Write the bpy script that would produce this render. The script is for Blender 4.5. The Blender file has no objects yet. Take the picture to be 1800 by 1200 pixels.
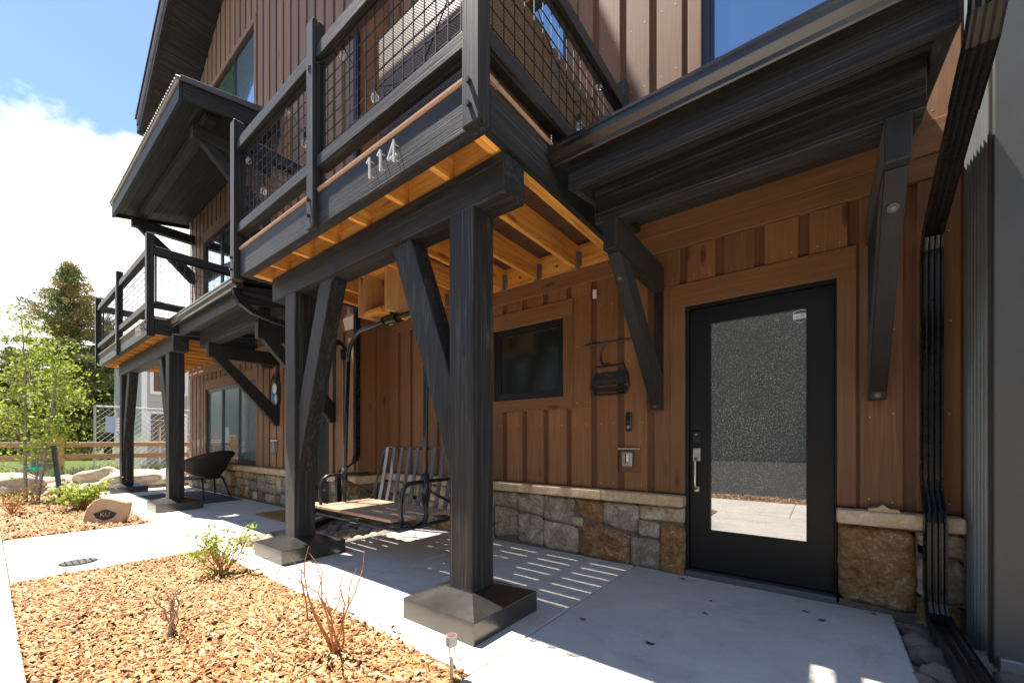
import bpy, bmesh, math, random
import numpy as np
from mathutils import Vector, Matrix, noise as mnoise
rnd = random.Random(7)
R = math.radians
PI = math.pi
scene = bpy.context.scene
col = scene.collection

# ------------------------------------------------------------------ camera
cam_d = bpy.data.cameras.new("camera")
cam = bpy.data.objects.new("camera", cam_d)
col.objects.link(cam)
cam.location = (0, -3.55, 1.10)
cam.rotation_euler = (R(90), 0, R(37.6))
cam_d.sensor_width = 36
cam_d.lens = 14.28
cam_d.shift_y = 0.0972
cam_d.clip_start = 0.05
cam_d.clip_end = 2000
scene.camera = cam

# ------------------------------------------------------------------ sky and sun
SUN = Vector((-0.375, -0.105, 1.0)).normalized()       # towards the sun
elev = math.asin(SUN.z)
azim = math.atan2(SUN.x, SUN.y)
world = bpy.data.worlds.new("World")
scene.world = world
world.use_nodes = True
nt = world.node_tree
nt.nodes.clear()
N = nt.nodes.new
L = nt.links.new
out = N("ShaderNodeOutputWorld")
bg = N("ShaderNodeBackground")
sky = N("ShaderNodeTexSky")
sky.sky_type = 'NISHITA'
sky.sun_disc = False
sky.sun_elevation = elev
sky.sun_rotation = azim
sky.altitude = 2700
sky.air_density = 1.0
sky.dust_density = 0.6
sky.ozone_density = 1.2
bg.inputs[1].default_value = 0.105
tc = N("ShaderNodeTexCoord")
sep = N("ShaderNodeSeparateXYZ")
L(tc.outputs["Generated"], sep.inputs[0])
addz = N("ShaderNodeMath"); addz.operation = 'ADD'; addz.inputs[1].default_value = 0.22
mx = N("ShaderNodeMath"); mx.operation = 'MAXIMUM'; mx.inputs[1].default_value = 0.0
L(sep.outputs[2], mx.inputs[0]); L(mx.outputs[0], addz.inputs[0])
dvx = N("ShaderNodeMath"); dvx.operation = 'DIVIDE'
dvy = N("ShaderNodeMath"); dvy.operation = 'DIVIDE'
L(sep.outputs[0], dvx.inputs[0]); L(addz.outputs[0], dvx.inputs[1])
L(sep.outputs[1], dvy.inputs[0]); L(addz.outputs[0], dvy.inputs[1])
comb = N("ShaderNodeCombineXYZ")
L(dvx.outputs[0], comb.inputs[0]); L(dvy.outputs[0], comb.inputs[1])
cn = N("ShaderNodeTexNoise"); cn.noise_dimensions = '4D'
cn.inputs["W"].default_value = 1.7
cn.inputs["Scale"].default_value = 2.3
cn.inputs["Detail"].default_value = 9
cn.inputs["Roughness"].default_value = 0.58
cn.inputs["Distortion"].default_value = 0.25
sclv = N("ShaderNodeMapping"); sclv.inputs["Scale"].default_value = (1.0, 1.0, 1.5)
L(tc.outputs["Generated"], sclv.inputs[0]); L(sclv.outputs[0], cn.inputs["Vector"])
# more cloud low in the sky, clear overhead
lift = N("ShaderNodeMapRange")
lift.inputs["From Min"].default_value = 0.36
lift.inputs["From Max"].default_value = 0.62
lift.inputs["To Min"].default_value = 0.10
lift.inputs["To Max"].default_value = -0.16
L(sep.outputs[2], lift.inputs["Value"])
addc = N("ShaderNodeMath"); addc.operation = 'ADD'
L(cn.outputs["Fac"], addc.inputs[0]); L(lift.outputs[0], addc.inputs[1])
cr = N("ShaderNodeMapRange"); cr.interpolation_type = 'SMOOTHSTEP'
cr.inputs["From Min"].default_value = 0.525
cr.inputs["From Max"].default_value = 0.575
L(addc.outputs[0], cr.inputs["Value"])
cn2 = N("ShaderNodeTexNoise"); cn2.inputs["Scale"].default_value = 2.6; cn2.inputs["Detail"].default_value = 5
L(sclv.outputs[0], cn2.inputs["Vector"])
cc = N("ShaderNodeValToRGB")
cc.color_ramp.elements[0].position = 0.36; cc.color_ramp.elements[0].color = (3.1, 3.3, 3.6, 1)
cc.color_ramp.elements[1].position = 0.58; cc.color_ramp.elements[1].color = (7.0, 7.0, 6.9, 1)
L(cn2.outputs["Fac"], cc.inputs[0])
mixc = N("ShaderNodeMix"); mixc.data_type = 'RGBA'
L(cr.outputs[0], mixc.inputs[0]); hs = N("ShaderNodeHueSaturation"); hs.inputs["Saturation"].default_value = 1.0
L(sky.outputs[0], hs.inputs["Color"]); L(hs.outputs[0], mixc.inputs[6]); L(cc.outputs[0], mixc.inputs[7])
L(mixc.outputs[2], bg.inputs[0]); L(bg.outputs[0], out.inputs[0])

sun_d = bpy.data.lights.new("sun", 'SUN')
sun_d.energy = 5.0
sun_d.angle = R(0.5)
sun_d.color = (1.0, 0.92, 0.82)
sun = bpy.data.objects.new("sun", sun_d)
col.objects.link(sun)
sun.rotation_euler = SUN.to_track_quat('Z', 'Y').to_euler()
sun.location = (-10, -10, 30)

vs = scene.view_settings
vs.view_transform = 'Standard'
vs.look = 'None'
vs.exposure = 1.62
vs.gamma = 1.0
vs.use_curve_mapping = False

# ------------------------------------------------------------------ materials
def new_mat(name):
    m = bpy.data.materials.new(name)
    m.use_nodes = True
    t = m.node_tree
    b = t.nodes["Principled BSDF"]
    return m, t, b

def noise_node(t, vec, scale, detail=5, rough=0.6, dist=0.0):
    n = t.nodes.new("ShaderNodeTexNoise")
    n.inputs["Scale"].default_value = scale
    n.inputs["Detail"].default_value = detail
    n.inputs["Roughness"].default_value = rough
    n.inputs["Distortion"].default_value = dist
    if vec is not None:
        t.links.new(vec, n.inputs["Vector"])
    return n

def ramp_node(t, fac, stops):
    r = t.nodes.new("ShaderNodeValToRGB")
    e = r.color_ramp.elements
    while len(e) < len(stops):
        e.new(0.5)
    for i, (p, c) in enumerate(stops):
        e[i].position = p
        e[i].color = (c[0], c[1], c[2], 1)
    t.links.new(fac, r.inputs[0])
    return r

def objvec(t, scale=(1, 1, 1), rand=True):
    tc = t.nodes.new("ShaderNodeTexCoord")
    mp = t.nodes.new("ShaderNodeMapping")
    mp.inputs["Scale"].default_value = scale
    t.links.new(tc.outputs["Object"], mp.inputs[0])
    if rand:
        oi = t.nodes.new("ShaderNodeObjectInfo")
        ml = t.nodes.new("ShaderNodeMath"); ml.operation = 'MULTIPLY'; ml.inputs[1].default_value = 37.0
        t.links.new(oi.outputs["Random"], ml.inputs[0])
        t.links.new(ml.outputs[0], mp.inputs["Location"])
    return mp.outputs[0]

def hsv_random(t, colour, val=0.2, sat=0.1, hue=0.0):
    oi = t.nodes.new("ShaderNodeObjectInfo")
    mr = t.nodes.new("ShaderNodeMapRange")
    mr.inputs["To Min"].default_value = 1 - val; mr.inputs["To Max"].default_value = 1 + val
    t.links.new(oi.outputs["Random"], mr.inputs["Value"])
    h = t.nodes.new("ShaderNodeHueSaturation")
    t.links.new(mr.outputs[0], h.inputs["Value"])
    if hue:
        fr = t.nodes.new("ShaderNodeMath"); fr.operation = 'MULTIPLY'; fr.inputs[1].default_value = 7.13
        f2 = t.nodes.new("ShaderNodeMath"); f2.operation = 'FRACT'
        m2 = t.nodes.new("ShaderNodeMapRange"); m2.inputs["To Min"].default_value = 0.5 - hue; m2.inputs["To Max"].default_value = 0.5 + hue
        t.links.new(oi.outputs["Random"], fr.inputs[0]); t.links.new(fr.outputs[0], f2.inputs[0]); t.links.new(f2.outputs[0], m2.inputs["Value"])
        t.links.new(m2.outputs[0], h.inputs["Hue"])
    t.links.new(colour, h.inputs["Color"])
    return h.outputs[0]

def bump(t, b, h, strength, dist):
    bp = t.nodes.new("ShaderNodeBump")
    bp.inputs["Strength"].default_value = strength
    bp.inputs["Distance"].default_value = dist
    t.links.new(h, bp.inputs["Height"])
    t.links.new(bp.outputs[0], b.inputs["Normal"])

def wood(name, stops, axis, rough=0.6, spec=0.4, bstr=0.5, bd=0.004, fine=60, long=1.6, val=0.15, knots=None, sheen=0.08):
    m, t, b = new_mat(name)
    s = [fine, fine, fine]; s['xyz'.index(axis)] = long
    v = objvec(t, s)
    n1 = noise_node(t, v, 1.0, 6, 0.62, 0.25)
    s2 = [fine * 0.2] * 3; s2['xyz'.index(axis)] = 0.7
    v2 = objvec(t, s2)
    n2 = noise_node(t, v2, 1.0, 4, 0.62, 2.2)
    mixn = t.nodes.new("ShaderNodeMix"); mixn.data_type = 'FLOAT'; mixn.inputs[0].default_value = 0.45
    t.links.new(n1.outputs["Fac"], mixn.inputs[2]); t.links.new(n2.outputs["Fac"], mixn.inputs[3])
    r = ramp_node(t, mixn.outputs[0], stops)
    c = hsv_random(t, r.outputs[0], val)
    if knots:
        vk = objvec(t, [5.0 if a != axis else 1.6 for a in 'xyz'])
        vo = t.nodes.new("ShaderNodeTexVoronoi"); vo.inputs["Scale"].default_value = 1.0
        t.links.new(vk, vo.inputs["Vector"])
        kr = t.nodes.new("ShaderNodeMapRange"); kr.inputs["From Min"].default_value = 0.06; kr.inputs["From Max"].default_value = 0.15
        kr.inputs["To Min"].default_value = 1; kr.inputs["To Max"].default_value = 0
        t.links.new(vo.outputs["Distance"], kr.inputs["Value"])
        mk = t.nodes.new("ShaderNodeMix"); mk.data_type = 'RGBA'
        mk.inputs[7].default_value = (*knots, 1)
        t.links.new(kr.outputs[0], mk.inputs[0]); t.links.new(c, mk.inputs[6]); c = mk.outputs[2]
    t.links.new(c, b.inputs["Base Color"])
    rr = t.nodes.new("ShaderNodeMapRange"); rr.inputs["To Min"].default_value = rough - 0.12; rr.inputs["To Max"].default_value = rough + 0.15
    t.links.new(n2.outputs["Fac"], rr.inputs["Value"]); t.links.new(rr.outputs[0], b.inputs["Roughness"])
    b.inputs["Specular IOR Level"].default_value = spec
    b.inputs["Sheen Weight"].default_value = sheen; b.inputs["Sheen Roughness"].default_value = 0.45
    bump(t, b, mixn.outputs[0], bstr, bd)
    return m

def plain(name, c, rough=0.5, metal=0.0, spec=0.5, var=0.0, nscale=8, bstr=0.0):
    m, t, b = new_mat(name)
    b.inputs["Base Color"].default_value = (*c, 1)
    b.inputs["Roughness"].default_value = rough
    b.inputs["Metallic"].default_value = metal
    b.inputs["Specular IOR Level"].default_value = spec
    if var:
        v = objvec(t)
        n = noise_node(t, v, nscale, 6, 0.65)
        r = ramp_node(t, n.outputs["Fac"], [(0.3, [x * (1 - var) for x in c]), (0.7, [min(1, x * (1 + var)) for x in c])])
        t.links.new(r.outputs[0], b.inputs["Base Color"])
        rr = t.nodes.new("ShaderNodeMapRange"); rr.inputs["To Min"].default_value = max(0.03, rough - 0.1); rr.inputs["To Max"].default_value = rough + 0.1
        t.links.new(n.outputs["Fac"], rr.inputs["Value"]); t.links.new(rr.outputs[0], b.inputs["Roughness"])
        if bstr:
            bump(t, b, n.outputs["Fac"], bstr, 0.004)
    return m

BLK = [(0.36, (0.0060, 0.0060, 0.0060)), (0.53, (0.018, 0.018, 0.0183)), (0.66, (0.075, 0.076, 0.077))]
black_x = wood("black_stain_x", BLK, 'x', 0.55, 0.26, 0.8, 0.005, 80, 0.8, 0.2, (0.004, 0.004, 0.004))
black_y = wood("black_stain_y", BLK, 'y', 0.55, 0.30, 0.7, 0.004, 95, 1.1)
black_z = wood("black_stain_z", BLK, 'z', 0.55, 0.28, 0.9, 0.006, 80, 0.8, 0.25, (0.05, 0.05, 0.05))
black_s = wood("black_stain_smooth", [(0.30, (0.008, 0.008, 0.008)), (0.6, (0.016, 0.016, 0.016)), (0.8, (0.030, 0.030, 0.030))], "z", 0.55, 0.3, 0.25, 0.003, 22, 3.0)
black_brace = wood("black_stain_brace", BLK, "z", 0.55, 0.28, 0.7, 0.004, 60, 4.0)
BR = [(0.28, (0.135, 0.058, 0.020)), (0.55, (0.215, 0.098, 0.037)), (0.75, (0.30, 0.150, 0.067))]
siding = wood("brown_siding", BR, 'z', 0.62, 0.35, 0.45, 0.003, 70, 2.2, 0.22, (0.09, 0.035, 0.015), 0.32)
siding_x = wood("brown_trim_x", BR, 'x', 0.62, 0.35, 0.4, 0.003, 70, 2.2, 0.10, (0.09, 0.035, 0.015), 0.32)
siding_dark = wood("brown_backing", [(0.3, (0.105, 0.044, 0.016)), (0.7, (0.17, 0.074, 0.030))], 'z', 0.7, 0.3, 0.4, 0.003, 70, 2.2, 0.0)
PN = [(0.34, (0.46, 0.165, 0.025)), (0.52, (0.76, 0.345, 0.070)), (0.68, (0.84, 0.49, 0.15))]
pine_x = wood("pine_x", PN, 'x', 0.55, 0.35, 0.3, 0.002, 40, 1.4, 0.12, (0.28, 0.10, 0.03))
pine_y = wood("pine_y", PN, 'y', 0.55, 0.35, 0.3, 0.002, 40, 1.4, 0.12, (0.28, 0.10, 0.03))
pine_z = wood("pine_z", [(0.28, (0.46, 0.24, 0.09)), (0.7, (0.64, 0.40, 0.19))], 'z', 0.55, 0.35, 0.3, 0.002, 40, 1.4, 0.1, (0.28, 0.10, 0.03))
decking = wood("deck_board_brown", [(0.3, (0.10, 0.05, 0.028)), (0.7, (0.20, 0.11, 0.065))], 'x', 0.6, 0.3, 0.4, 0.003, 60, 1.5, 0.1)
deckedge = wood("deck_edge_tan", [(0.3, (0.36, 0.20, 0.115)), (0.7, (0.50, 0.31, 0.19))], 'x', 0.5, 0.4, 0.2, 0.002, 40, 1.2, 0.05)
seatwood = wood("seat_wood", [(0.3, (0.27, 0.145, 0.085)), (0.7, (0.50, 0.33, 0.22))], 'x', 0.5, 0.4, 0.3, 0.002, 50, 1.6, 0.15)
railwood = wood("fence_wood_y", [(0.3, (0.42, 0.24, 0.11)), (0.7, (0.62, 0.42, 0.24))], 'y', 0.6, 0.3, 0.3, 0.003, 30, 1.2, 0.1, (0.25, 0.1, 0.04))
gutter_m = plain("gutter_black", (0.012, 0.011, 0.010), 0.20, 0.0, 0.7, 0.25, 5)
pipe_m = plain("downspout_black", (0.006, 0.006, 0.0065), 0.28, 0.0, 0.45, 0.3, 9)
base_m = plain("dark_flashing", (0.125, 0.121, 0.112), 0.24, 0.85, 0.5, 0.10, 4)
blackmetal = plain("black_metal", (0.012, 0.012, 0.013), 0.32, 0.0, 0.6, 0.3, 10)
slatmetal = plain("dark_slat_metal", (0.085, 0.092, 0.105), 0.33, 0.0, 0.6, 0.25, 10)
wire_m = plain("wire_black", (0.015, 0.015, 0.016), 0.45, 0.0, 0.5)
steel = plain("steel", (0.55, 0.53, 0.50), 0.32, 1.0, 0.5, 0.15, 20)
galv = plain("galvanised", (0.42, 0.43, 0.42), 0.45, 0.9, 0.5, 0.25, 30)
frame_m = plain("window_frame_dark", (0.013, 0.013, 0.014), 0.38, 0.0, 0.5)
framebrown = plain("window_frame_alu", (0.07, 0.07, 0.075), 0.35, 0.3, 0.5)
doorpaint = plain("door_black_paint", (0.007, 0.007, 0.007), 0.45, 0.0, 0.3, 0.25, 4)
white_m = plain("white_plastic", (0.78, 0.77, 0.74), 0.4)
ivory = plain("ivory_metal", (0.72, 0.67, 0.58), 0.35, 0.35, 0.5)
grey_m = plain("grey_metal", (0.30, 0.30, 0.28), 0.4, 0.5, 0.5, 0.15, 12)
corr_m = plain("metal_siding", (0.22, 0.24, 0.235), 0.35, 0.5, 0.5, 0.12, 2)
trim_m = plain("metal_trim", (0.08, 0.082, 0.078), 0.5, 0.2, 0.4, 0.10, 3)
roofmetal = plain("roof_metal_tan", (0.42, 0.37, 0.29), 0.45, 0.3, 0.5, 0.2, 8)
blue_m = plain("blue_print", (0.03, 0.12, 0.30), 0.4)
ink = plain("dark_ink", (0.02, 0.018, 0.016), 0.6)
greyink = plain("grey_ink", (0.25, 0.24, 0.20), 0.6)
teal = plain("teal_tape", (0.01, 0.45, 0.36), 0.5)
yellow_m = plain("yellow_guard", (0.75, 0.42, 0.02), 0.5)
orange_m = plain("orange_marker", (0.75, 0.16, 0.03), 0.5)
rug_m = plain("dark_mat", (0.075, 0.08, 0.085), 0.95, 0, 0.1, 0.35, 60, 0.5)
coir = plain("coir_mat", (0.28, 0.15, 0.05), 0.95, 0, 0.1, 0.35, 90, 0.6)
lawn_m = plain("lawn_green", (0.075, 0.10, 0.025), 0.9, 0, 0.1, 0.4, 6, 0.5)
graywall = plain("grey_siding", (0.46, 0.45, 0.42), 0.7, 0, 0.3, 0.06, 3)
whitetrim = plain("white_trim", (0.78, 0.78, 0.76), 0.6)
greenbox = plain("green_box", (0.05, 0.11, 0.07), 0.6)
garage_m = plain("pale_green_wall", (0.17, 0.175, 0.145), 0.7, 0, 0.3, 0.1, 1)
bark = plain("bark", (0.16, 0.12, 0.085), 0.9, 0, 0.2, 0.4, 25, 0.8)
barkpale = plain("bark_pale", (0.30, 0.27, 0.21), 0.8, 0, 0.2, 0.35, 30, 0.5)
twig = plain("twig", (0.40, 0.18, 0.075), 0.75, 0, 0.2, 0.4, 30)
twiggrey = plain("twig_grey", (0.30, 0.215, 0.17), 0.75, 0, 0.2, 0.4, 30)
bulbglass = plain("bulb_glass", (0.95, 0.94, 0.90), 0.04, 0.0, 0.9)
bulbglass.node_tree.nodes["Principled BSDF"].inputs["Transmission Weight"].default_value = 0.8

def concrete(name, c0=0.43, c1=0.58):
    m, t, b = new_mat(name)
    v = objvec(t, (1, 1, 1), True)
    n1 = noise_node(t, v, 1.3, 6, 0.65, 0.3)
    n2 = noise_node(t, v, 45, 4, 0.7)
    n3 = noise_node(t, v, 6, 6, 0.7, 0.6)
    a = t.nodes.new("ShaderNodeMix"); a.data_type = 'FLOAT'; a.inputs[0].default_value = 0.35
    t.links.new(n1.outputs["Fac"], a.inputs[2]); t.links.new(n3.outputs["Fac"], a.inputs[3])
    r = ramp_node(t, a.outputs[0], [(0.32, (c0, c0 * 0.935, c0 * 0.82)), (0.68, (c1, c1 * 0.94, c1 * 0.84))])
    sp = ramp_node(t, n2.outputs["Fac"], [(0.30, (0.80, 0.80, 0.80)), (0.45, (1, 1, 1))])
    n5 = noise_node(t, v, 0.9, 8, 0.7, 1.5)
    stn = ramp_node(t, n5.outputs["Fac"], [(0.34, (0.76, 0.75, 0.73)), (0.48, (1, 1, 1))])
    vo = t.nodes.new("ShaderNodeTexVoronoi"); vo.inputs["Scale"].default_value = 26
    t.links.new(v, vo.inputs["Vector"])
    pit = ramp_node(t, vo.outputs["Distance"], [(0.05, (0.35, 0.34, 0.33)), (0.09, (1, 1, 1))])
    sp2 = t.nodes.new("ShaderNodeMix"); sp2.data_type = 'RGBA'; sp2.blend_type = 'MULTIPLY'; sp2.inputs[0].default_value = 1
    t.links.new(sp.outputs[0], sp2.inputs[6]); t.links.new(pit.outputs[0], sp2.inputs[7])
    ml = t.nodes.new("ShaderNodeMix"); ml.data_type = 'RGBA'; ml.blend_type = 'MULTIPLY'; ml.inputs[0].default_value = 0.7
    t.links.new(r.outputs[0], ml.inputs[6]); t.links.new(sp2.outputs[2], ml.inputs[7])
    m3 = t.nodes.new("ShaderNodeMix"); m3.data_type = 'RGBA'; m3.blend_type = 'MULTIPLY'; m3.inputs[0].default_value = 0.9
    t.links.new(ml.outputs[2], m3.inputs[6]); t.links.new(stn.outputs[0], m3.inputs[7])
    t.links.new(m3.outputs[2], b.inputs["Base Color"])
    b.inputs["Roughness"].default_value = 0.75
    b.inputs["Specular IOR Level"].default_value = 0.35
    vb = objvec(t, (5, 190, 1), False)
    nb_ = noise_node(t, vb, 1.0, 3, 0.6)
    hb_ = t.nodes.new("ShaderNodeMix"); hb_.data_type = 'FLOAT'; hb_.inputs[0].default_value = 0.5
    t.links.new(n2.outputs["Fac"], hb_.inputs[2]); t.links.new(nb_.outputs["Fac"], hb_.inputs[3])
    bump(t, b, hb_.outputs[0], 0.35, 0.003)
    return m
conc = concrete("concrete")

def stone_mat(name, stops, val=0.2, hue=0.01, s=7.0):
    m, t, b = new_mat(name)
    v = objvec(t)
    n1 = noise_node(t, v, s, 8, 0.72, 0.8)
    n2 = noise_node(t, v, s * 5, 6, 0.7, 0.3)
    a = t.nodes.new("ShaderNodeMix"); a.data_type = 'FLOAT'; a.inputs[0].default_value = 0.40
    t.links.new(n1.outputs["Fac"], a.inputs[2]); t.links.new(n2.outputs["Fac"], a.inputs[3])
    r = ramp_node(t, a.outputs[0], stops)
    c = hsv_random(t, r.outputs[0], val, 0, hue)
    t.links.new(c, b.inputs["Base Color"])
    b.inputs["Roughness"].default_value = 0.85
    b.inputs["Specular IOR Level"].default_value = 0.25
    bump(t, b, a.outputs[0], 0.9, 0.02)
    return m
stone_grey = stone_mat("stone_grey", [(0.36, (0.085, 0.070, 0.050)), (0.46, (0.23, 0.185, 0.130)), (0.54, (0.34, 0.285, 0.205)), (0.64, (0.56, 0.50, 0.40))], 0.18, 0.012, 9)
stone_rust = stone_mat("stone_rust", [(0.36, (0.08, 0.045, 0.02)), (0.47, (0.22, 0.115, 0.040)), (0.55, (0.31, 0.185, 0.080)), (0.63, (0.46, 0.40, 0.31))], 0.12, 0.006, 9)
stone_tan = stone_mat("stone_tan", [(0.36, (0.16, 0.12, 0.08)), (0.50, (0.40, 0.31, 0.20)), (0.64, (0.62, 0.54, 0.42))], 0.12)
stone_cap = stone_mat("stone_cap", [(0.35, (0.42, 0.26, 0.13)), (0.52, (0.58, 0.42, 0.26)), (0.64, (0.72, 0.60, 0.45))], 0.08, 0.004, 5)
mortar = plain("mortar", (0.14, 0.118, 0.09), 0.95, 0, 0.1, 0.3, 30, 0.6)
rock_m = stone_mat("river_rock_stone", [(0.30, (0.17, 0.135, 0.105)), (0.52, (0.34, 0.28, 0.225)), (0.68, (0.52, 0.46, 0.39))], 0.35, 0.02, 9)
boulder_m = stone_mat("boulder_stone", [(0.33, (0.22, 0.16, 0.10)), (0.5, (0.46, 0.39, 0.30)), (0.66, (0.62, 0.57, 0.49))], 0.1, 0.006, 2.2)
plaque_m = stone_mat("sandstone", [(0.35, (0.40, 0.27, 0.16)), (0.65, (0.50, 0.36, 0.23))], 0.02, 0, 4)

def glass_mat(name, base, fres=0.35, rough=0.01, bumpy=0.0):
    m, t, b = new_mat(name)
    b.inputs["Base Color"].default_value = (*base, 1)
    b.inputs["Roughness"].default_value = 0.2
    g = t.nodes.new("ShaderNodeBsdfGlossy"); g.inputs["Roughness"].default_value = rough
    g.inputs["Color"].default_value = (0.62, 0.82, 1.0, 1)
    lw = t.nodes.new("ShaderNodeLayerWeight"); lw.inputs["Blend"].default_value = 0.35
    mr = t.nodes.new("ShaderNodeMapRange"); mr.inputs["To Min"].default_value = fres; mr.inputs["To Max"].default_value = 1
    t.links.new(lw.outputs["Fresnel"], mr.inputs["Value"])
    mx = t.nodes.new("ShaderNodeMixShader")
    t.links.new(mr.outputs[0], mx.inputs[0]); t.links.new(b.outputs[0], mx.inputs[1]); t.links.new(g.outputs[0], mx.inputs[2])
    t.links.new(mx.outputs[0], t.nodes["Material Output"].inputs[0])
    return m
pane_m = glass_mat("window_glass", (0.012, 0.016, 0.018), 0.40)
pane_screen = glass_mat("screened_glass", (0.016, 0.018, 0.016), 0.05, 0.12)
pane_green = glass_mat("green_blind_glass", (0.11, 0.20, 0.10), 0.22)
pane_pale = glass_mat("pale_blind_glass", (0.22, 0.30, 0.33), 0.30)

def rain_glass():
    m, t, b = new_mat("obscure_glass")
    v = objvec(t, (1, 1, 1), False)
    vo = t.nodes.new("ShaderNodeTexVoronoi"); vo.inputs["Scale"].default_value = 105; vo.inputs["Randomness"].default_value = 1
    wv = noise_node(t, v, 26, 3, 0.6)
    addv = t.nodes.new("ShaderNodeVectorMath"); addv.operation = 'ADD'
    sc = t.nodes.new("ShaderNodeVectorMath"); sc.operation = 'SCALE'; sc.inputs["Scale"].default_value = 0.03
    t.links.new(wv.outputs["Color"], sc.inputs[0]); t.links.new(v, addv.inputs[0]); t.links.new(sc.outputs[0], addv.inputs[1])
    t.links.new(addv.outputs[0], vo.inputs["Vector"])
    r = ramp_node(t, vo.outputs["Distance"], [(0.16, (0.58, 0.57, 0.49)), (0.30, (0.15, 0.15, 0.125)), (0.6, (0.045, 0.045, 0.037))])
    ln_ = noise_node(t, v, 1.6, 5, 0.6, 0.8)
    lr = ramp_node(t, ln_.outputs["Fac"], [(0.3, (0.55, 0.55, 0.55)), (0.7, (1.35, 1.35, 1.30))])
    mm_ = t.nodes.new("ShaderNodeMix"); mm_.data_type = 'RGBA'; mm_.blend_type = 'MULTIPLY'; mm_.inputs[0].default_value = 1
    t.links.new(r.outputs[0], mm_.inputs[6]); t.links.new(lr.outputs[0], mm_.inputs[7])
    t.links.new(mm_.outputs[2], b.inputs["Base Color"])
    b.inputs["Roughness"].default_value = 0.35
    g = t.nodes.new("ShaderNodeBsdfGlossy"); g.inputs["Roughness"].default_value = 0.015
    mx = t.nodes.new("ShaderNodeMixShader"); mx.inputs[0].default_value = 0.42
    t.links.new(b.outputs[0], mx.inputs[1]); t.links.new(g.outputs[0], mx.inputs[2])
    t.links.new(mx.outputs[0], t.nodes["Material Output"].inputs[0])
    return m
obscure = rain_glass()

def wicker_mat(name, c0, c1, s=55):
    m, t, b = new_mat(name)
    v = objvec(t, (1, 1, 1), False)
    w1 = t.nodes.new("ShaderNodeTexWave"); w1.bands_direction = 'Z'; w1.inputs["Scale"].default_value = s * 0.55; w1.inputs["Distortion"].default_value = 0.6
    w2 = t.nodes.new("ShaderNodeTexWave"); w2.bands_direction = 'DIAGONAL'; w2.inputs["Scale"].default_value = s * 0.6; w2.inputs["Distortion"].default_value = 0.8
    t.links.new(v, w1.inputs["Vector"]); t.links.new(v, w2.inputs["Vector"])
    a = t.nodes.new("ShaderNodeMath"); a.operation = 'MULTIPLY'
    t.links.new(w1.outputs["Fac"], a.inputs[0]); t.links.new(w2.outputs["Fac"], a.inputs[1])
    r = ramp_node(t, a.outputs[0], [(0.03, [x * 0.25 for x in c0]), (0.25, c0), (0.75, c1)])
    t.links.new(r.outputs[0], b.inputs["Base Color"])
    b.inputs["Roughness"].default_value = 0.5
    bump(t, b, a.outputs[0], 0.35, 0.004)
    return m
wicker = wicker_mat("wicker_tan", (0.17, 0.097, 0.043), (0.38, 0.245, 0.125))
wicker_dark = wicker_mat("wicker_dark", (0.035, 0.025, 0.02), (0.075, 0.058, 0.05), 70)

def leaf_mat(name, stops, trans=0.25):
    m, t, b = new_mat(name)
    at = t.nodes.new("ShaderNodeAttribute"); at.attribute_name = "tint"
    r = ramp_node(t, at.outputs["Fac"], stops)
    t.links.new(r.outputs[0], b.inputs["Base Color"])
    b.inputs["Roughness"].default_value = 0.55
    b.inputs["Specular IOR Level"].default_value = 0.3
    if trans:
        tr = t.nodes.new("ShaderNodeBsdfTranslucent")
        t.links.new(r.outputs[0], tr.inputs[0])
        mx = t.nodes.new("ShaderNodeMixShader"); mx.inputs[0].default_value = trans
        t.links.new(b.outputs[0], mx.inputs[1]); t.links.new(tr.outputs[0], mx.inputs[2])
        t.links.new(mx.outputs[0], t.nodes["Material Output"].inputs[0])
    return m
leaf_aspen = leaf_mat("aspen_leaf", [(0.0, (0.17, 0.25, 0.02)), (0.6, (0.34, 0.44, 0.04)), (1.0, (0.50, 0.56, 0.09))], 0.35)
leaf_shrub = leaf_mat("shrub_leaf", [(0.0, (0.16, 0.25, 0.03)), (0.6, (0.33, 0.43, 0.06)), (1.0, (0.50, 0.56, 0.13))], 0.3)
leaf_spruce = leaf_mat("spruce_needle", [(0.0, (0.09, 0.12, 0.03)), (0.45, (0.25, 0.26, 0.07)), (0.76, (0.42, 0.37, 0.14)), (0.9, (0.40, 0.20, 0.065)), (1.0, (0.48, 0.24, 0.08))], 0.25)
leaf_dark = leaf_mat("conifer_needle", [(0.0, (0.03, 0.048, 0.018)), (0.6, (0.08, 0.105, 0.034)), (1.0, (0.15, 0.17, 0.055))], 0.2)
grass_m = leaf_mat("grass_blade", [(0.0, (0.13, 0.19, 0.09)), (0.6, (0.28, 0.34, 0.18)), (1.0, (0.46, 0.44, 0.28))], 0.3)
chip_m = leaf_mat("wood_chip", [(0.0, (0.085, 0.030, 0.010)), (0.3, (0.23, 0.098, 0.033)), (0.65, (0.40, 0.225, 0.088)), (1.0, (0.60, 0.44, 0.265))], 0.0)
mulch_m = plain("mulch_ground", (0.06, 0.024, 0.009), 0.95, 0, 0.1, 0.5, 40, 1.0)
gravel_m = plain("gravel_ground", (0.36, 0.28, 0.19), 0.95, 0, 0.1, 0.35, 25, 1.0)
ground_m = plain("dirt_ground", (0.28, 0.22, 0.15), 0.95, 0, 0.1, 0.3, 2, 0.5)
asphalt_m = plain("asphalt", (0.026, 0.026, 0.025), 0.9, 0, 0.2, 0.12, 4, 0.2)
street_m = plain("pale_asphalt", (0.42, 0.41, 0.39), 0.9, 0, 0.2, 0.12, 4, 0.2)

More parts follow.
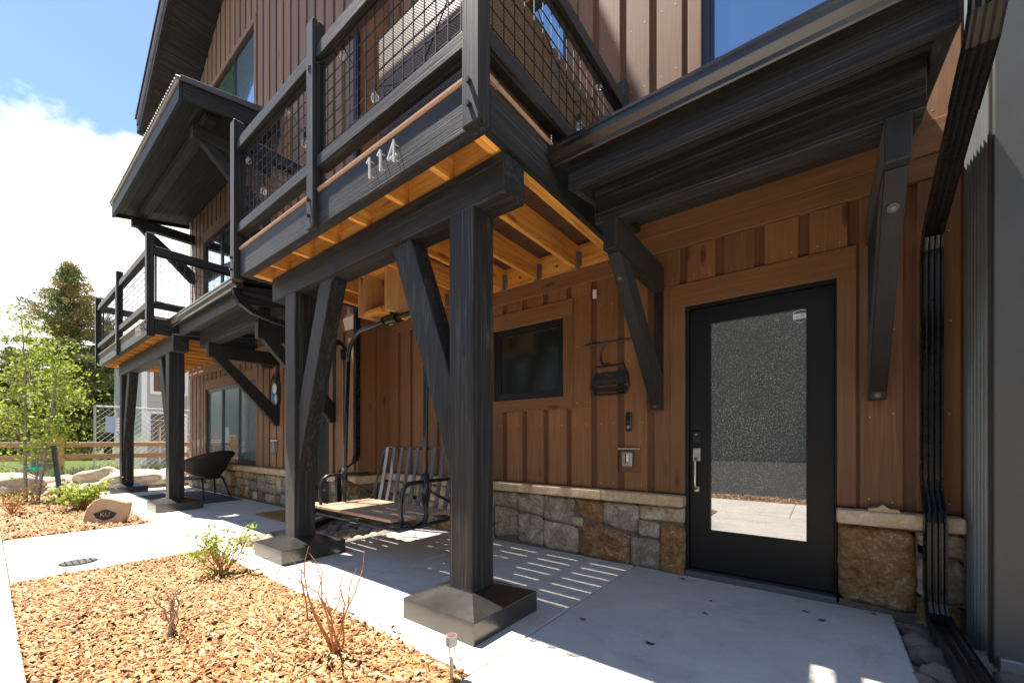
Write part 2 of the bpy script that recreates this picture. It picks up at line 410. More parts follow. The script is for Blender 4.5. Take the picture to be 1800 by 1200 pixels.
# ------------------------------------------------------------------ mesh helpers
class MB:
    def __init__(s):
        s.v = []; s.f = []; s.tint = None
    def add(s, vs, fs):
        o = len(s.v)
        s.v += [tuple(p) for p in vs]
        s.f += [tuple(i + o for i in f) for f in fs]
        return s
    def box(s, x0, x1, y0, y1, z0, z1):
        return s.add([(x0, y0, z0), (x1, y0, z0), (x1, y1, z0), (x0, y1, z0), (x0, y0, z1), (x1, y0, z1), (x1, y1, z1), (x0, y1, z1)],
                     [(0, 3, 2, 1), (4, 5, 6, 7), (0, 1, 5, 4), (1, 2, 6, 5), (2, 3, 7, 6), (3, 0, 4, 7)])
    def prism(s, poly, axis, a, b):
        """poly: 2D points; axis x: (y,z), axis y: (x,z), axis z: (x,y)"""
        def P(p, t):
            return {'x': (t, p[0], p[1]), 'y': (p[0], t, p[1]), 'z': (p[0], p[1], t)}[axis]
        n = len(poly)
        vs = [P(p, a) for p in poly] + [P(p, b) for p in poly]
        fs = [tuple(range(n))[::-1], tuple(range(n, 2 * n))] + [(i, (i + 1) % n, n + (i + 1) % n, n + i) for i in range(n)]
        return s.add(vs, fs)
    def tube(s, pts, r, n=8, cap=True):
        pts = [Vector(p) for p in pts]
        rr = r if isinstance(r, (list, tuple)) else [r] * len(pts)
        rings = []
        up = None
        for i, p in enumerate(pts):
            d = (pts[min(i + 1, len(pts) - 1)] - pts[max(i - 1, 0)])
            if d.length < 1e-9: d = Vector((0, 0, 1))
            d.normalize()
            if up is None:
                up = Vector((0, 0, 1)) if abs(d.z) < 0.9 else Vector((1, 0, 0))
            a = d.cross(up)
            if a.length < 1e-6: a = d.cross(Vector((0, 1, 0.3)))
            a.normalize(); bb = a.cross(d).normalized(); up = bb
            rings.append([p + (a * math.cos(2 * PI * k / n) + bb * math.sin(2 * PI * k / n)) * rr[i] for k in range(n)])
        vs = [q for ring in rings for q in ring]
        fs = []
        for i in range(len(pts) - 1):
            for k in range(n):
                fs.append((i * n + k, i * n + (k + 1) % n, (i + 1) * n + (k + 1) % n, (i + 1) * n + k))
        if cap:
            fs.append(tuple(range(n))[::-1]); fs.append(tuple((len(pts) - 1) * n + k for k in range(n)))
        return s.add(vs, fs)
    def sweep(s, prof, path):
        """prof: (u, v) points; path: list of (origin, uvec, vvec)"""
        n = len(prof)
        vs = []
        for o, u, v in path:
            o = Vector(o); u = Vector(u); v = Vector(v)
            vs += [o + u * p[0] + v * p[1] for p in prof]
        fs = []
        m = len(path)
        for i in range(m - 1):
            for k in range(n):
                fs.append((i * n + k, i * n + (k + 1) % n, (i + 1) * n + (k + 1) % n, (i + 1) * n + k))
        fs.append(tuple(range(n))[::-1]); fs.append(tuple((m - 1) * n + k for k in range(n)))
        return s.add(vs, fs)
    def disc(s, c, r, axis, t, n=12):
        c = Vector(c)
        a = {'x': (Vector((0, 1, 0)), Vector((0, 0, 1))), 'y': (Vector((1, 0, 0)), Vector((0, 0, 1))), 'z': (Vector((1, 0, 0)), Vector((0, 1, 0)))}[axis]
        ax = {'x': Vector((1, 0, 0)), 'y': Vector((0, 1, 0)), 'z': Vector((0, 0, 1))}[axis]
        poly = [c + (a[0] * math.cos(2 * PI * k / n) + a[1] * math.sin(2 * PI * k / n)) * r for k in range(n)]
        vs = [p for p in poly] + [p + ax * t for p in poly]
        fs = [tuple(range(n))[::-1], tuple(range(n, 2 * n))] + [(i, (i + 1) % n, n + (i + 1) % n, n + i) for i in range(n)]
        return s.add(vs, fs)
    def mesh(s, name, bevel=0.0, smooth=False, seg=1):
        me = bpy.data.meshes.new(name)
        me.from_pydata(s.v, [], s.f)
        bm = bmesh.new(); bm.from_mesh(me)
        bmesh.ops.recalc_face_normals(bm, faces=bm.faces)
        if bevel:
            es = [e for e in bm.edges if len(e.link_faces) == 2 and e.calc_face_angle(0) > 0.5]
            bmesh.ops.bevel(bm, geom=es, offset=bevel, segments=seg, affect='EDGES', profile=0.5, clamp_overlap=True)
        bm.to_mesh(me); bm.free()
        if s.tint is not None:
            at = me.attributes.new("tint", 'FLOAT', 'FACE')
            at.data.foreach_set("value", s.tint)
        if smooth:
            me.shade_smooth()
        return me
    def build(s, name, mat, parent=None, bevel=0.0, smooth=False, label=None):
        me = s.mesh(name, bevel, smooth)
        me.materials.append(mat)
        o = bpy.data.objects.new(name, me)
        col.objects.link(o)
        if parent is not None:
            attach(o, parent)
        if label: o["label"] = label
        return o

def world_loc(p):
    v = Vector((0, 0, 0))
    while p is not None:
        v += p.location
        v += p.matrix_parent_inverse.translation
        p = p.parent
    return v

def attach(o, parent):
    o.parent = parent
    o.matrix_parent_inverse = Matrix.Translation(-world_loc(parent))

def tag(o, label, cat, group=None):
    o["label"] = label; o["category"] = cat
    if group: o["group"] = group
    return o

def thing(name, label, cat, loc=(0, 0, 0), group=None):
    o = bpy.data.objects.new(name, None)
    col.objects.link(o)
    o.location = loc
    o.empty_display_size = 0.1
    return tag(o, label, cat, group)

def part_empty(name, parent, loc):
    """a part that groups sub-parts: a tiny carrier is not needed, the first mesh carries the rest"""
    raise NotImplementedError

def B(name, mat, parent, x0, x1, y0, y1, z0, z1, bevel=0.0, label=None):
    return MB().box(min(x0, x1), max(x0, x1), min(y0, y1), max(y0, y1), min(z0, z1), max(z0, z1)).build(name, mat, parent, bevel, False, label)

def struct(o):
    o["kind"] = "structure"; return o

def text_mb(txt, size, mat, name, parent, origin, udir, vdir, depth=0.002, align='CENTER', mono=False, bold=0.0):
    """flat raised lettering made from the built-in font, converted to mesh"""
    cu = bpy.data.curves.new("lettering", 'FONT')
    cu.body = txt; cu.size = size; cu.extrude = depth; cu.align_x = align; cu.align_y = 'CENTER'
    cu.resolution_u = 2
    cu.offset = bold
    tmp = bpy.data.objects.new("lettering_tmp", cu)
    col.objects.link(tmp)
    dg = bpy.context.evaluated_depsgraph_get()
    me = bpy.data.meshes.new_from_object(tmp.evaluated_get(dg))
    bpy.data.objects.remove(tmp); bpy.data.curves.remove(cu)
    u = Vector(udir).normalized(); v = Vector(vdir).normalized(); w = u.cross(v)
    M = Matrix((( u.x, v.x, w.x, origin[0]), (u.y, v.y, w.y, origin[1]), (u.z, v.z, w.z, origin[2]), (0, 0, 0, 1)))
    me.transform(M)
    me.materials.clear(); me.materials.append(mat)
    o = bpy.data.objects.new(name, me); col.objects.link(o)
    if parent is not None: attach(o, parent)
    return o

def arc(c, r, a0, a1, n, plane):
    pts = []
    for i in range(n + 1):
        a = a0 + (a1 - a0) * i / n
        p, q = r * math.cos(a), r * math.sin(a)
        if plane == 'xz': pts.append((c[0] + p, c[1], c[2] + q))
        elif plane == 'yz': pts.append((c[0], c[1] + p, c[2] + q))
        else: pts.append((c[0] + p, c[1] + q, c[2]))
    return pts

# ================================================================== GROUND
struct(B("ground", ground_m, None, -260, 260, -260, 260, -0.5, -0.06))
pat = MB().box(0.30, 0.36, -0.02, -0.01, -0.05, -0.045).build("patio", conc); struct(pat)
g = 0.003
def slab(x0, x1, y0, y1, top=0.0, par=None):
    return B("slab", conc, par or pat, x0 + g, x1 - g, y0 + g, y1 - g, -0.12, top, 0.008)
slab(-1.333, 0.345, -3.42, 0.03); slab(-2.93, -1.333, -2.15, 0.03); slab(-4.15, -2.93, -2.15, 0.03)
slab(-5.35, -4.15, -2.15, -1.88)
slab(-7.25, -5.35, -2.17, -0.44); slab(-9.2, -7.25, -2.17, -0.44); slab(-11.0, -9.2, -2.17, -0.44); slab(-12.5, -11.0, -2.17, -0.44)
path = B("path", conc, None, -7.20 + g, -6.15 - g, -3.43 + g, -2.17 - g, -0.12, 0, 0.008); struct(path)
slab(-6.15, -4.98, -3.43, -2.17, 0.0, path)
walk = B("sidewalk", conc, None, -3.43 + g, -1.9 - g, -5.0, -3.43 - g, -0.12, 0.0, 0.008); struct(walk)
for a in (-12.6, -11.0, -9.5, -8.0, -6.5, -4.97, -1.9, -0.4, 1.1, 2.6):
    slab(a, a + (1.5 if a != -4.97 else 1.54), -5.0, -3.43, 0.0, walk)
struct(MB().box(-5.0, -1.33, -3.45, -2.14, -0.055, -0.035).build("mulch_bed", mulch_m))
struct(MB().box(-12.9, -7.2, -3.45, -2.16, -0.055, -0.035).build("mulch_bed", mulch_m))
struct(MB().box(-14, 6, -5.7, -5.0, -0.055, -0.035).build("mulch_bed", mulch_m))
struct(MB().box(-16.6, -12.5, -6, 6, -0.055, -0.034).build("gravel_bed", gravel_m))
struct(MB().box(-80, 60, -24, -5.7, -0.056, -0.038).build("street", asphalt_m))
struct(MB().box(-21, -16.6, -8.5, 30, -0.056, -0.036).build("side_street", street_m))
struct(MB().box(-120, -21, -8.5, 60, -0.055, -0.03).build("lawn", lawn_m))

# ================================================================== WALL BUILDERS
def siding_boards(parent, x0, x1, z0, z1, y, openings=(), pitch=0.27, w=0.205, start=None, th=0.022, topfn=None):
    """raised boards, cut round openings (x0, x1, z0, z1)"""
    x = start if start is not None else x0
    while x > x0: x -= pitch
    while x < x1:
        a, b = max(x, x0), min(x + w, x1)
        if b - a > 0.02:
            zt = topfn((a + b) / 2) if topfn else z1
            zt = min(zt, z1)
            spans = [(z0, zt)]
            for (ox0, ox1, oz0, oz1) in openings:
                if b > ox0 + 0.004 and a < ox1 - 0.004:
                    if a < ox0 - 0.004 and b > ox0: pass
                    ns = []
                    for s0, s1 in spans:
                        if oz1 <= s0 or oz0 >= s1: ns.append((s0, s1)); continue
                        if oz0 > s0: ns.append((s0, oz0))
                        if oz1 < s1: ns.append((oz1, s1))
                    # the remainder of the board beside the opening
                    for (ra, rb) in ((a, min(b, ox0)), (max(a, ox1), b)):
                        if rb - ra > 0.02:
                            B("siding_board", siding, parent, ra, rb, y - th, y + 0.01, max(z0, oz0), min(zt, oz1), 0.002)
                    spans = ns
            for s0, s1 in spans:
                if s1 - s0 > 0.03:
                    B("siding_board", siding, parent, a, b, y - th, y + 0.01, s0, s1, 0.002)
        x += pitch

def holed(m, x0, x1, z0, z1, y0, y1, holes):
    xs = sorted({x0, x1, *[h[0] for h in holes], *[h[1] for h in holes]}); zs = sorted({z0, z1, *[h[2] for h in holes], *[h[3] for h in holes]})
    xs = [x for x in xs if x0 <= x <= x1]; zs = [z for z in zs if z0 <= z <= z1]
    for i in range(len(xs) - 1):
        for j in range(len(zs) - 1):
            cx, cz = (xs[i] + xs[i + 1]) / 2, (zs[j] + zs[j + 1]) / 2
            if not any(h[0] < cx < h[1] and h[2] < cz < h[3] for h in holes):
                m.box(xs[i], xs[i + 1], y0, y1, zs[j], zs[j + 1])
    return m

def window(parent, x0, x1, z0, z1, y, mull=(), fw=0.05, panes=None, rails=(), fm=frame_m, depth=0.05):
    """a framed window whose front frame face is at y; the first frame bar carries the panes"""
    m = MB()
    m.box(x0, x1, y, y + depth, z1 - fw, z1); m.box(x0, x1, y, y + depth, z0, z0 + fw)
    m.box(x0, x0 + fw, y, y + depth, z0 + fw, z1 - fw); m.box(x1 - fw, x1, y, y + depth, z0 + fw, z1 - fw)
    win = m.build("window", fm, parent)
    edges = [x0 + fw] + [e for mm in mull for e in (mm - fw / 2, mm + fw / 2)] + [x1 - fw]
    for mm in mull:
        B("mullion", fm, win, mm - fw / 2, mm + fw / 2, y + 0.004, y + depth, z0 + fw, z1 - fw)
    for i in range(0, len(edges), 2):
        a, b = edges[i], edges[i + 1]
        pm = panes[i // 2] if panes else pane_m
        # sash round each pane
        s = MB(); t = 0.028
        s.box(a, b, y + 0.010, y + depth - 0.004, z1 - fw - t, z1 - fw); s.box(a, b, y + 0.010, y + depth - 0.004, z0 + fw, z0 + fw + t)
        s.box(a, a + t, y + 0.010, y + depth - 0.004, z0 + fw + t, z1 - fw - t); s.box(b - t, b, y + 0.010, y + depth - 0.004, z0 + fw + t, z1 - fw - t)
        s.build("sash", fm, win)
        B("pane", pm, win, a + t, b - t, y + 0.026, y + 0.032, z0 + fw + t, z1 - fw - t)
    return win

def casing(parent, x0, x1, z0, z1, y, w=0.11, head=0.19, sill=0.12, th=0.032):
    B("trim_board", siding_x, parent, x0 - w, x1 + w, y - th - 0.003, y + 0.01, z1, z1 + head, 0.003)
    B("trim_board", siding, parent, x0 - w, x0, y - th, y + 0.01, z0, z1, 0.003)
    B("trim_board", siding, parent, x1, x1 + w, y - th, y + 0.01, z0, z1, 0.003)
    if sill: B("trim_board", siding_x, parent, x0 - w, x1 + w, y - th - 0.003, y + 0.01, z0 - sill, z0, 0.003)

def stone_quad(parent, q, y, mat, n=8, proud=0.020, grow=0.010):
    """one veneer stone: q = four (x, z) corners (top left, top right, bottom right, bottom left)"""
    sx, sz = rnd.uniform(0, 50), rnd.uniform(0, 50)
    e_ = grow
    q = [(q[0][0] - e_, q[0][1]), (q[1][0] + e_, q[1][1]), (q[2][0] + e_, q[2][1] - e_ * 0.3), (q[3][0] - e_, q[3][1] - e_ * 0.3)]
    pr = proud + rnd.uniform(-0.012, 0.014)
    tx, tz = rnd.uniform(-0.012, 0.012), rnd.uniform(-0.012, 0.012)
    vs = []; m = MB()
    cx = sum(p[0] for p in q) / 4; cz = sum(p[1] for p in q) / 4
    size = max(abs(q[1][0] - q[0][0]), abs(q[0][1] - q[3][1]))
    for j in range(n + 1):
        for i in range(n + 1):
            u, v = i / n, j / n
            # pull the corners in a little so that the outline is rounded
            cu, cv = abs(2 * u - 1), abs(2 * v - 1)
            k = 1 - 0.028 * (cu * cv) ** 3
            uu, vv = 0.5 + (u - 0.5) * k, 0.5 + (v - 0.5) * k
            x = (q[0][0] * (1 - uu) + q[1][0] * uu) * (1 - vv) + (q[3][0] * (1 - uu) + q[2][0] * uu) * vv
            z = (q[0][1] * (1 - uu) + q[1][1] * uu) * (1 - vv) + (q[3][1] * (1 - uu) + q[2][1] * uu) * vv
            nz = mnoise.noise(Vector((x * 9 + sx, z * 9 + sz, 3)))
            n2 = mnoise.noise(Vector((x * 26 + sx, z * 26 + sz, 7)))
            edge = min(u, 1 - u, v, 1 - v) * size
            if edge < 1e-6:
                x += 0.010 * mnoise.noise(Vector((x * 12 + sx, z * 12, 1))); z += 0.010 * mnoise.noise(Vector((x * 12, z * 12 + sz, 2)))
            h = pr * min(1, (edge / 0.016)) ** 0.5 + 0.010 * nz + 0.008 * n2 + tx * (u - 0.5) * 2 + tz * (v - 0.5) * 2 if edge > 1e-6 else 0.0
            vs.append((x, y - max(h, 0.0), z))
    fs = [(j * (n + 1) + i, j * (n + 1) + i + 1, (j + 1) * (n + 1) + i + 1, (j + 1) * (n + 1) + i) for j in range(n) for i in range(n)]
    # back side, so the stone is closed
    o = len(vs)
    ring = [i for i in range(n + 1)] + [j * (n + 1) + n for j in range(1, n + 1)] + [n * (n + 1) + i for i in range(n - 1, -1, -1)] + [j * (n + 1) for j in range(n - 1, 0, -1)]
    vs += [(vs[r][0], y + 0.03, vs[r][2]) for r in ring]
    k = len(ring)
    fs += [(ring[i], o + i, o + (i + 1) % k, ring[(i + 1) % k]) for i in range(k)]
    m.add(vs, fs)
    return m.build("stone", mat, parent, 0, True)

def pick_stone():
    r = rnd.random()
    return stone_grey if r < 0.52 else (stone_tan if r < 0.82 else stone_rust)

def stone_field(parent, x0, x1, z0, z1, y, hs=(0.13, 0.24), ws=(0.14, 0.34), n=6):
    """random coursed rubble between x0..x1 and z0..z1, drawn column by column with uneven joints"""
    gap = 0.006
    x = x0
    while x < x1 - 0.02:
        bw = rnd.uniform(0.26, 0.46)
        if x1 - (x + bw) < 0.16: bw = x1 - x
        z = z0
        rows = []
        nrow = rnd.choice((2, 3, 3))
        cuts = sorted([rnd.uniform(0.25, 0.75) for _ in range(nrow - 1)])
        if nrow == 3 and cuts[1] - cuts[0] < 0.25: cuts = [0.33 + rnd.uniform(-.06, .06), 0.68 + rnd.uniform(-.06, .06)]
        zs = [z0] + [z0 + (z1 - z0) * c for c in cuts] + [z1]
        for i in range(nrow):
            j0, j1 = zs[i], zs[i + 1]
            if bw > 0.3 and rnd.random() < 0.55:
                c = x + bw * rnd.uniform(0.38, 0.62)
                xs = [(x, c), (c, x + bw)]
            else:
                xs = [(x, x + bw)]
            for a, b in xs:
                J = lambda s=0.016: rnd.uniform(-s, s)
                tl = j1 - gap + (J() if j1 < z1 - 0.01 else 0); tr = j1 - gap + (J() if j1 < z1 - 0.01 else 0)
                bl = j0 + gap + (max(0, J()) if j0 > z0 + 0.01 else 0); br = j0 + gap + (max(0, J()) if j0 > z0 + 0.01 else 0)
                q = [(a + gap + max(0, J()), tl), (b - gap - max(0, J()), tr), (b - gap - max(0, J()), br), (a + gap + max(0, J()), bl)]
                stone_quad(parent, q, y, pick_stone(), n)
        x += bw

# ================================================================== NEAR TOWNHOUSE
house = thing("townhouse", "brown board-sided townhouse wall with the black glass door and stone base, nearest the camera", "townhouse", (-2.2, 0.2, 0))
DX0, DX1, DZ1 = -0.915, 0.065, 2.21
WX0, WX1, WZ0, WZ1 = -2.985, -2.068, 1.546, 2.338
UB = [(-0.80, 0.30, 4.05, 6.0), (-2.56, -2.0, 3.6, 5.75)]
# wall core, left open at the door
wc = MB()
holed(wc, -5.0, 0.70, -0.05, 9.6, 0.0, 0.25, [(DX0 - 0.02, DX1 + 0.02, -0.05, DZ1 + 0.01), (WX0, WX1, WZ0, WZ1), (-0.79, 0.31, 4.06, 6.0), (-2.55, -2.01, 3.6, 5.75)])
wc.box(DX0 - 0.02, DX1 + 0.02, 0.12, 0.25, -0.05, DZ1 + 0.01)
wc.build("wall", siding_dark, house)
B("wall_core", siding_dark, house, -4.99, 0.69, 0.255, 9.0, -0.05, 9.55)
low_open = [(DX0 - 0.115, DX1 + 0.10, 0.0, 2.40), (WX0 - 0.11, WX1 + 0.11, WZ0 - 0.125, WZ1 + 0.165)]
siding_boards(house, -4.97, 0.64, 0.665, 2.70, 0.0, low_open, start=-1.77 - 0.205)
siding_boards(house, -4.97, 0.64, 3.06, 9.5, 0.0, [(-0.90, 0.42, 3.95, 6.1), (-2.66, -1.9, 3.5, 5.85)], start=-1.75 - 0.205)
B("frieze_board", siding_x, house, -1.40, 0.645, -0.034, 0.01, 2.707, 2.842, 0.003)
B("frieze_board", siding_x, house, -1.40, 0.645, -0.046, 0.01, 2.845, 3.05, 0.003)
B("frieze_board", siding_x, house, -4.95, -1.42, -0.034, 0.01, 2.62, 2.785, 0.003)
# door surround
B("trim_board", siding_x, house, DX0 - 0.115, DX1 + 0.10, -0.036, 0.01, DZ1, 2.397, 0.003)
B("trim_board", siding, house, DX0 - 0.115, DX0, -0.032, 0.01, 0.665, DZ1, 0.003)
B("trim_board", siding, house, DX1, DX1 + 0.10, -0.032, 0.01, 0.665, DZ1, 0.003)
# the door: its slab carries the glass, handle and lock
fr = MB(); fr.box(DX0, DX0 + 0.028, -0.012, 0.115, 0.03, DZ1); fr.box(DX1 - 0.012, DX1, -0.012, 0.115, 0.03, DZ1); fr.box(DX0 + 0.028, DX1 - 0.012, -0.012, 0.115, DZ1 - 0.028, DZ1)
fr.build("door_frame", doorpaint, house, 0.002)
S0, S1, SZ0, SZ1 = DX0 + 0.031, DX1 - 0.015, 0.062, DZ1 - 0.032
G0, G1, GZ0, GZ1 = -0.742, -0.092, 0.368, 2.058
sl = MB()
sl.box(S0, G0, 0.02, 0.065, SZ0, SZ1); sl.box(G1, S1, 0.02, 0.065, SZ0, SZ1); sl.box(G0, G1, 0.02, 0.065, SZ0, GZ0); sl.box(G0, G1, 0.02, 0.065, GZ1, SZ1)
door = sl.build("door", doorpaint, house)
gb = MB(); t = 0.012
gb.box(G0, G1, 0.014, 0.034, GZ0, GZ0 + t); gb.box(G0, G1, 0.014, 0.034, GZ1 - t, GZ1); gb.box(G0, G0 + t, 0.014, 0.034, GZ0 + t, GZ1 - t); gb.box(G1 - t, G1, 0.014, 0.034, GZ0 + t, GZ1 - t)
gb.build("glazing_bead", doorpaint, door)
B("glass", obscure, door, G0 + t, G1 - t, 0.036, 0.044, GZ0 + t, GZ1 - t)
B("threshold", plain("bronze_sill", (0.16, 0.165, 0.18), 0.4, 0.6), house, DX0, DX1, -0.05, 0.115, 0.0, 0.045, 0.006)
# handle set
hb = B("handle_plate", steel, door, -0.862, -0.802, 0.004, 0.02, 0.935, 1.045, 0.004)
B("lock_keypad", blackmetal, door, -0.866, -0.800, 0.0, 0.02, 1.075, 1.185, 0.008)
hp = MB(); hp.tube([(-0.832, 0.004, 0.965), (-0.832, -0.035, 0.960), (-0.832, -0.045, 0.93), (-0.832, -0.045, 0.74), (-0.832, -0.035, 0.71), (-0.832, 0.01, 0.705)], 0.009, 8)
hp.build("handle", steel, door, 0, True)
B("handle_foot", steel, door, -0.852, -0.812, 0.004, 0.02, 0.685, 0.735, 0.004)
MB().disc((-0.832, 0.001, 0.985), 0.017, 'y', 0.012, 16).build("keyhole", steel, door)
MB().disc((-0.833, -0.004, 1.155), 0.009, 'y', 0.006, 12).build("lock_button", grey_m, door)
# confetti-like prism reflections are left to the glass; the alarm sticker sits on the glass
def shield(cx, cz, w, h):
    return [(cx - w / 2, cz + h * 0.36), (cx - w * 0.28, cz + h * 0.44), (cx, cz + h * 0.5), (cx + w * 0.28, cz + h * 0.44), (cx + w / 2, cz + h * 0.36), (cx + w / 2, cz - h * 0.18), (cx + w * 0.3, cz - h * 0.36), (cx, cz - h * 0.5), (cx - w * 0.3, cz - h * 0.36), (cx - w / 2, cz - h * 0.18)]
scx, scz = -0.140, 1.998
stk = MB().prism(shield(scx, scz, 0.084, 0.098), 'y', 0.0335, 0.036).build("sticker", white_m, door)
MB().prism([(scx - .037, scz + .033), (scx, scz + .044), (scx + .037, scz + .033), (scx + .037, scz + .020), (scx - .037, scz + .020)], 'y', 0.0328, 0.0336).build("sticker_band", blue_m, door)
MB().prism([(scx - .037, scz - .018), (scx + .037, scz - .018), (scx + .025, scz - .034), (scx, scz - .044), (scx - .025, scz - .034)], 'y', 0.0328, 0.0336).build("sticker_band", blue_m, door)
text_mb("eufy", 0.034, greyink, "sticker_lettering", door, (scx, 0.0330, scz + 0.002), (1, 0, 0), (0, 0, 1), 0.0005)
# window by the swing
casing(house, WX0, WX1, WZ0, WZ1, 0.0, 0.11, 0.165, 0.125)
window(house, WX0, WX1, WZ0, WZ1, -0.004, (), 0.05, [pane_screen])
# upper windows
casing(house, -0.79, 0.31, 4.06, 6.0, 0.0, 0.10, 0.12, 0.1)
window(house, -0.79, 0.31, 4.06, 6.0, -0.004, (), 0.06)
casing(house, -2.55, -2.01, 3.6, 5.75, 0.0, 0.10, 0.12, 0.1)
window(house, -2.55, -2.01, 3.6, 5.75, -0.004, (), 0.05)
# stone base
MB().box(-4.99, DX0 - 0.012, -0.045, 0.01, -0.06, 0.56).build("mortar_bed", mortar, house)
MB().box(DX1 + 0.012, 0.66, -0.045, 0.01, -0.06, 0.56).build("mortar_bed", mortar, house)
for a, b in ((-4.99, -4.1), (-4.1, -3.2), (-3.2, -2.42), (-2.42, -1.62), (-1.62, -0.905)):
    B("cap_stone", stone_cap, house, a + 0.003, b - 0.003, -0.125, 0.01, 0.562, 0.652, 0.010)
B("cap_stone", stone_cap, house, 0.062, 0.645, -0.125, 0.01, 0.562, 0.652, 0.010)
NEAR = {
 'grey': [[(-2.93, .555), (-2.62, .555), (-2.63, .37), (-2.93, .40)], [(-2.605, .555), (-2.29, .555), (-2.31, .33), (-2.61, .37)],
          [(-2.275, .555), (-1.94, .553), (-1.96, .285), (-2.28, .31)], [(-1.615, .552), (-1.30, .552), (-1.305, .285), (-1.625, .335)],
          [(-2.93, .385), (-2.62, .355), (-2.62, .09), (-2.93, .03)], [(-2.605, .355), (-2.30, .315), (-2.30, .02), (-2.60, .03)],
          [(-1.36, .26), (-1.12, .255), (-1.115, .0), (-1.36, .0)], [(-1.11, .40), (-1.115, .40), (-1.115, .27), (-1.11, .27)]],
 'tan': [[(-2.285, .295), (-1.90, .27), (-1.90, .02), (-2.285, .015)], [(-1.285, .552), (-0.925, .552), (-0.925, .43), (-1.285, .425)],
         [(-1.94, .37), (-1.85, .365), (-1.86, .285), (-1.94, .29)]],
 'rust': [[(-1.925, .55), (-1.63, .55), (-1.635, .34), (-1.84, .36)], [(-1.84, .325), (-1.375, .275), (-1.375, .0), (-1.885, .01)],
          [(-1.10, .415), (-0.925, .415), (-0.925, -.02), (-1.10, -.01)]],
 'greyb': [[(-1.285, .41), (-1.12, .41), (-1.12, .275), (-1.285, .285)]],
}
for k, qs in NEAR.items():
    for q in qs:
        if abs(q[1][0] - q[0][0]) < 0.05: continue
        stone_quad(house, q, -0.045, {'grey': stone_grey, 'tan': stone_tan, 'rust': stone_rust, 'greyb': stone_grey}[k], 10, 0.020, 0.014)
stone_field(house, -4.99, -2.94, -0.02, 0.555, -0.045)
stone_quad(house, [(0.078, .552), (0.435, .548), (0.445, .03), (0.082, .045)], -0.045, stone_rust, 14, 0.035)
for q, mm in (([(0.455, .55), (0.64, .55), (0.64, .41), (0.465, .42)], stone_tan), ([(0.46, .40), (0.64, .395), (0.64, .13), (0.46, .14)], stone_grey), ([(0.455, .125), (0.64, .12), (0.64, -.05), (0.455, -.05)], stone_rust)):
    stone_quad(house, q, -0.045, mm, 7, 0.02)

nm = MB()
for o_ in [o for o in bpy.data.objects if o.parent is house and o.name.startswith("siding_board")]:
    xs_ = [v.co.x for v in o_.data.vertices]; zs_ = [v.co.z for v in o_.data.vertices]
    a_, b_, c_, d_ = min(xs_), max(xs_), min(zs_), max(zs_)
    if b_ - a_ < 0.15: continue
    z_ = c_ + 0.05
    while z_ < min(d_, 6):
        for x_ in (a_ + 0.045, b_ - 0.045):
            nm.disc((x_ + rnd.uniform(-.006, .006), -0.0215, z_ + rnd.uniform(-.01, .01)), 0.0045, 'y', -0.0015, 6)
        z_ += 0.55
nh = nm.build("nail_heads", galv, house); nh["kind"] = "stuff"

# ================================================================== LEFT TOWNHOUSE
YL = -0.47
house2 = thing("townhouse", "brown townhouse with gable roof and sliding window farther left along the row", "townhouse", (-8.6, 0.2, 0))
gable = lambda x: 16.48 + 0.61 * x
wall2 = MB()
holed(wall2, -12.31, -4.96, -0.05, 8.92, YL, YL + 0.46, [(-11.10, -8.32, 0.66, 2.26), (-10.77, -8.40, 7.30, 8.86), (-11.26, -8.60, 3.10, 5.62), (-6.70, -5.70, 0.0, 2.16)])
wall2.prism([(-12.31, 8.921), (-4.96, 8.921), (-4.96, 12.9), (-6.2, 12.65), (-12.3, 8.94)], 'y', YL, YL + 0.46)
wall2.build("wall", siding_dark, house2)
B("wall_core", siding_dark, house2, -12.30, -5.01, -0.005, 9.0, -0.05, 8.9)
op2 = [(-11.20, -8.22, 0.60, 2.45), (-6.80, -5.60, 0.0, 2.32)]
siding_boards(house2, -12.31, -4.99, 0.645, 2.66, YL, op2, start=-5.0)
siding_boards(house2, -12.31, -4.99, 3.06, 12.6, YL, [(-10.87, -8.3, 7.2, 8.98), (-11.36, -8.5, 3.06, 5.85)], start=-5.0, topfn=lambda x: gable(x) + 0.085)
B("frieze_board", siding_x, house2, -12.31, -4.98, YL - 0.034, YL + 0.01, 2.62, 2.80, 0.003)
B("corner_board", siding, house2, -4.99, -4.955, YL - 0.03, -0.001, 0.65, 12.0, 0.003)
for i in range(2):
    B("siding_board", siding, house2, -4.962, -4.938, YL + 0.035 + i * 0.22, YL + 0.225 + i * 0.22, 0.66, 7.0, 0.002)
# soffit and roof of the gable
sofp = MB()
ex = -12.95
sofp.prism([(ex, gable(ex) - 0.02), (-4.9, gable(-4.9) - 0.02), (-4.9, gable(-4.9) + 0.02), (ex, gable(ex) + 0.02)], 'y', -1.25, 0.5)
sofp.build("soffit", black_x, house2)
k = 0
x = ex
while x < -6.0:   # soffit boards run up the slope lines
    z = gable(x)
    MB().prism([(x, gable(x) - 0.035), (x + 0.145, gable(x + 0.145) - 0.035), (x + 0.145, gable(x + 0.145) - 0.022), (x, gable(x) - 0.022)], 'y', -1.22, YL - 0.03).build("soffit_board", black_y, house2)
    x += 0.15
MB().prism([(ex - 0.05, gable(ex - 0.05) - 0.10), (-4.9, gable(-4.9) - 0.10), (-4.9, gable(-4.9) + 0.22), (ex - 0.05, gable(ex - 0.05) + 0.22)], 'y', -1.30, -1.22).build("rake_board", black_x, house2)
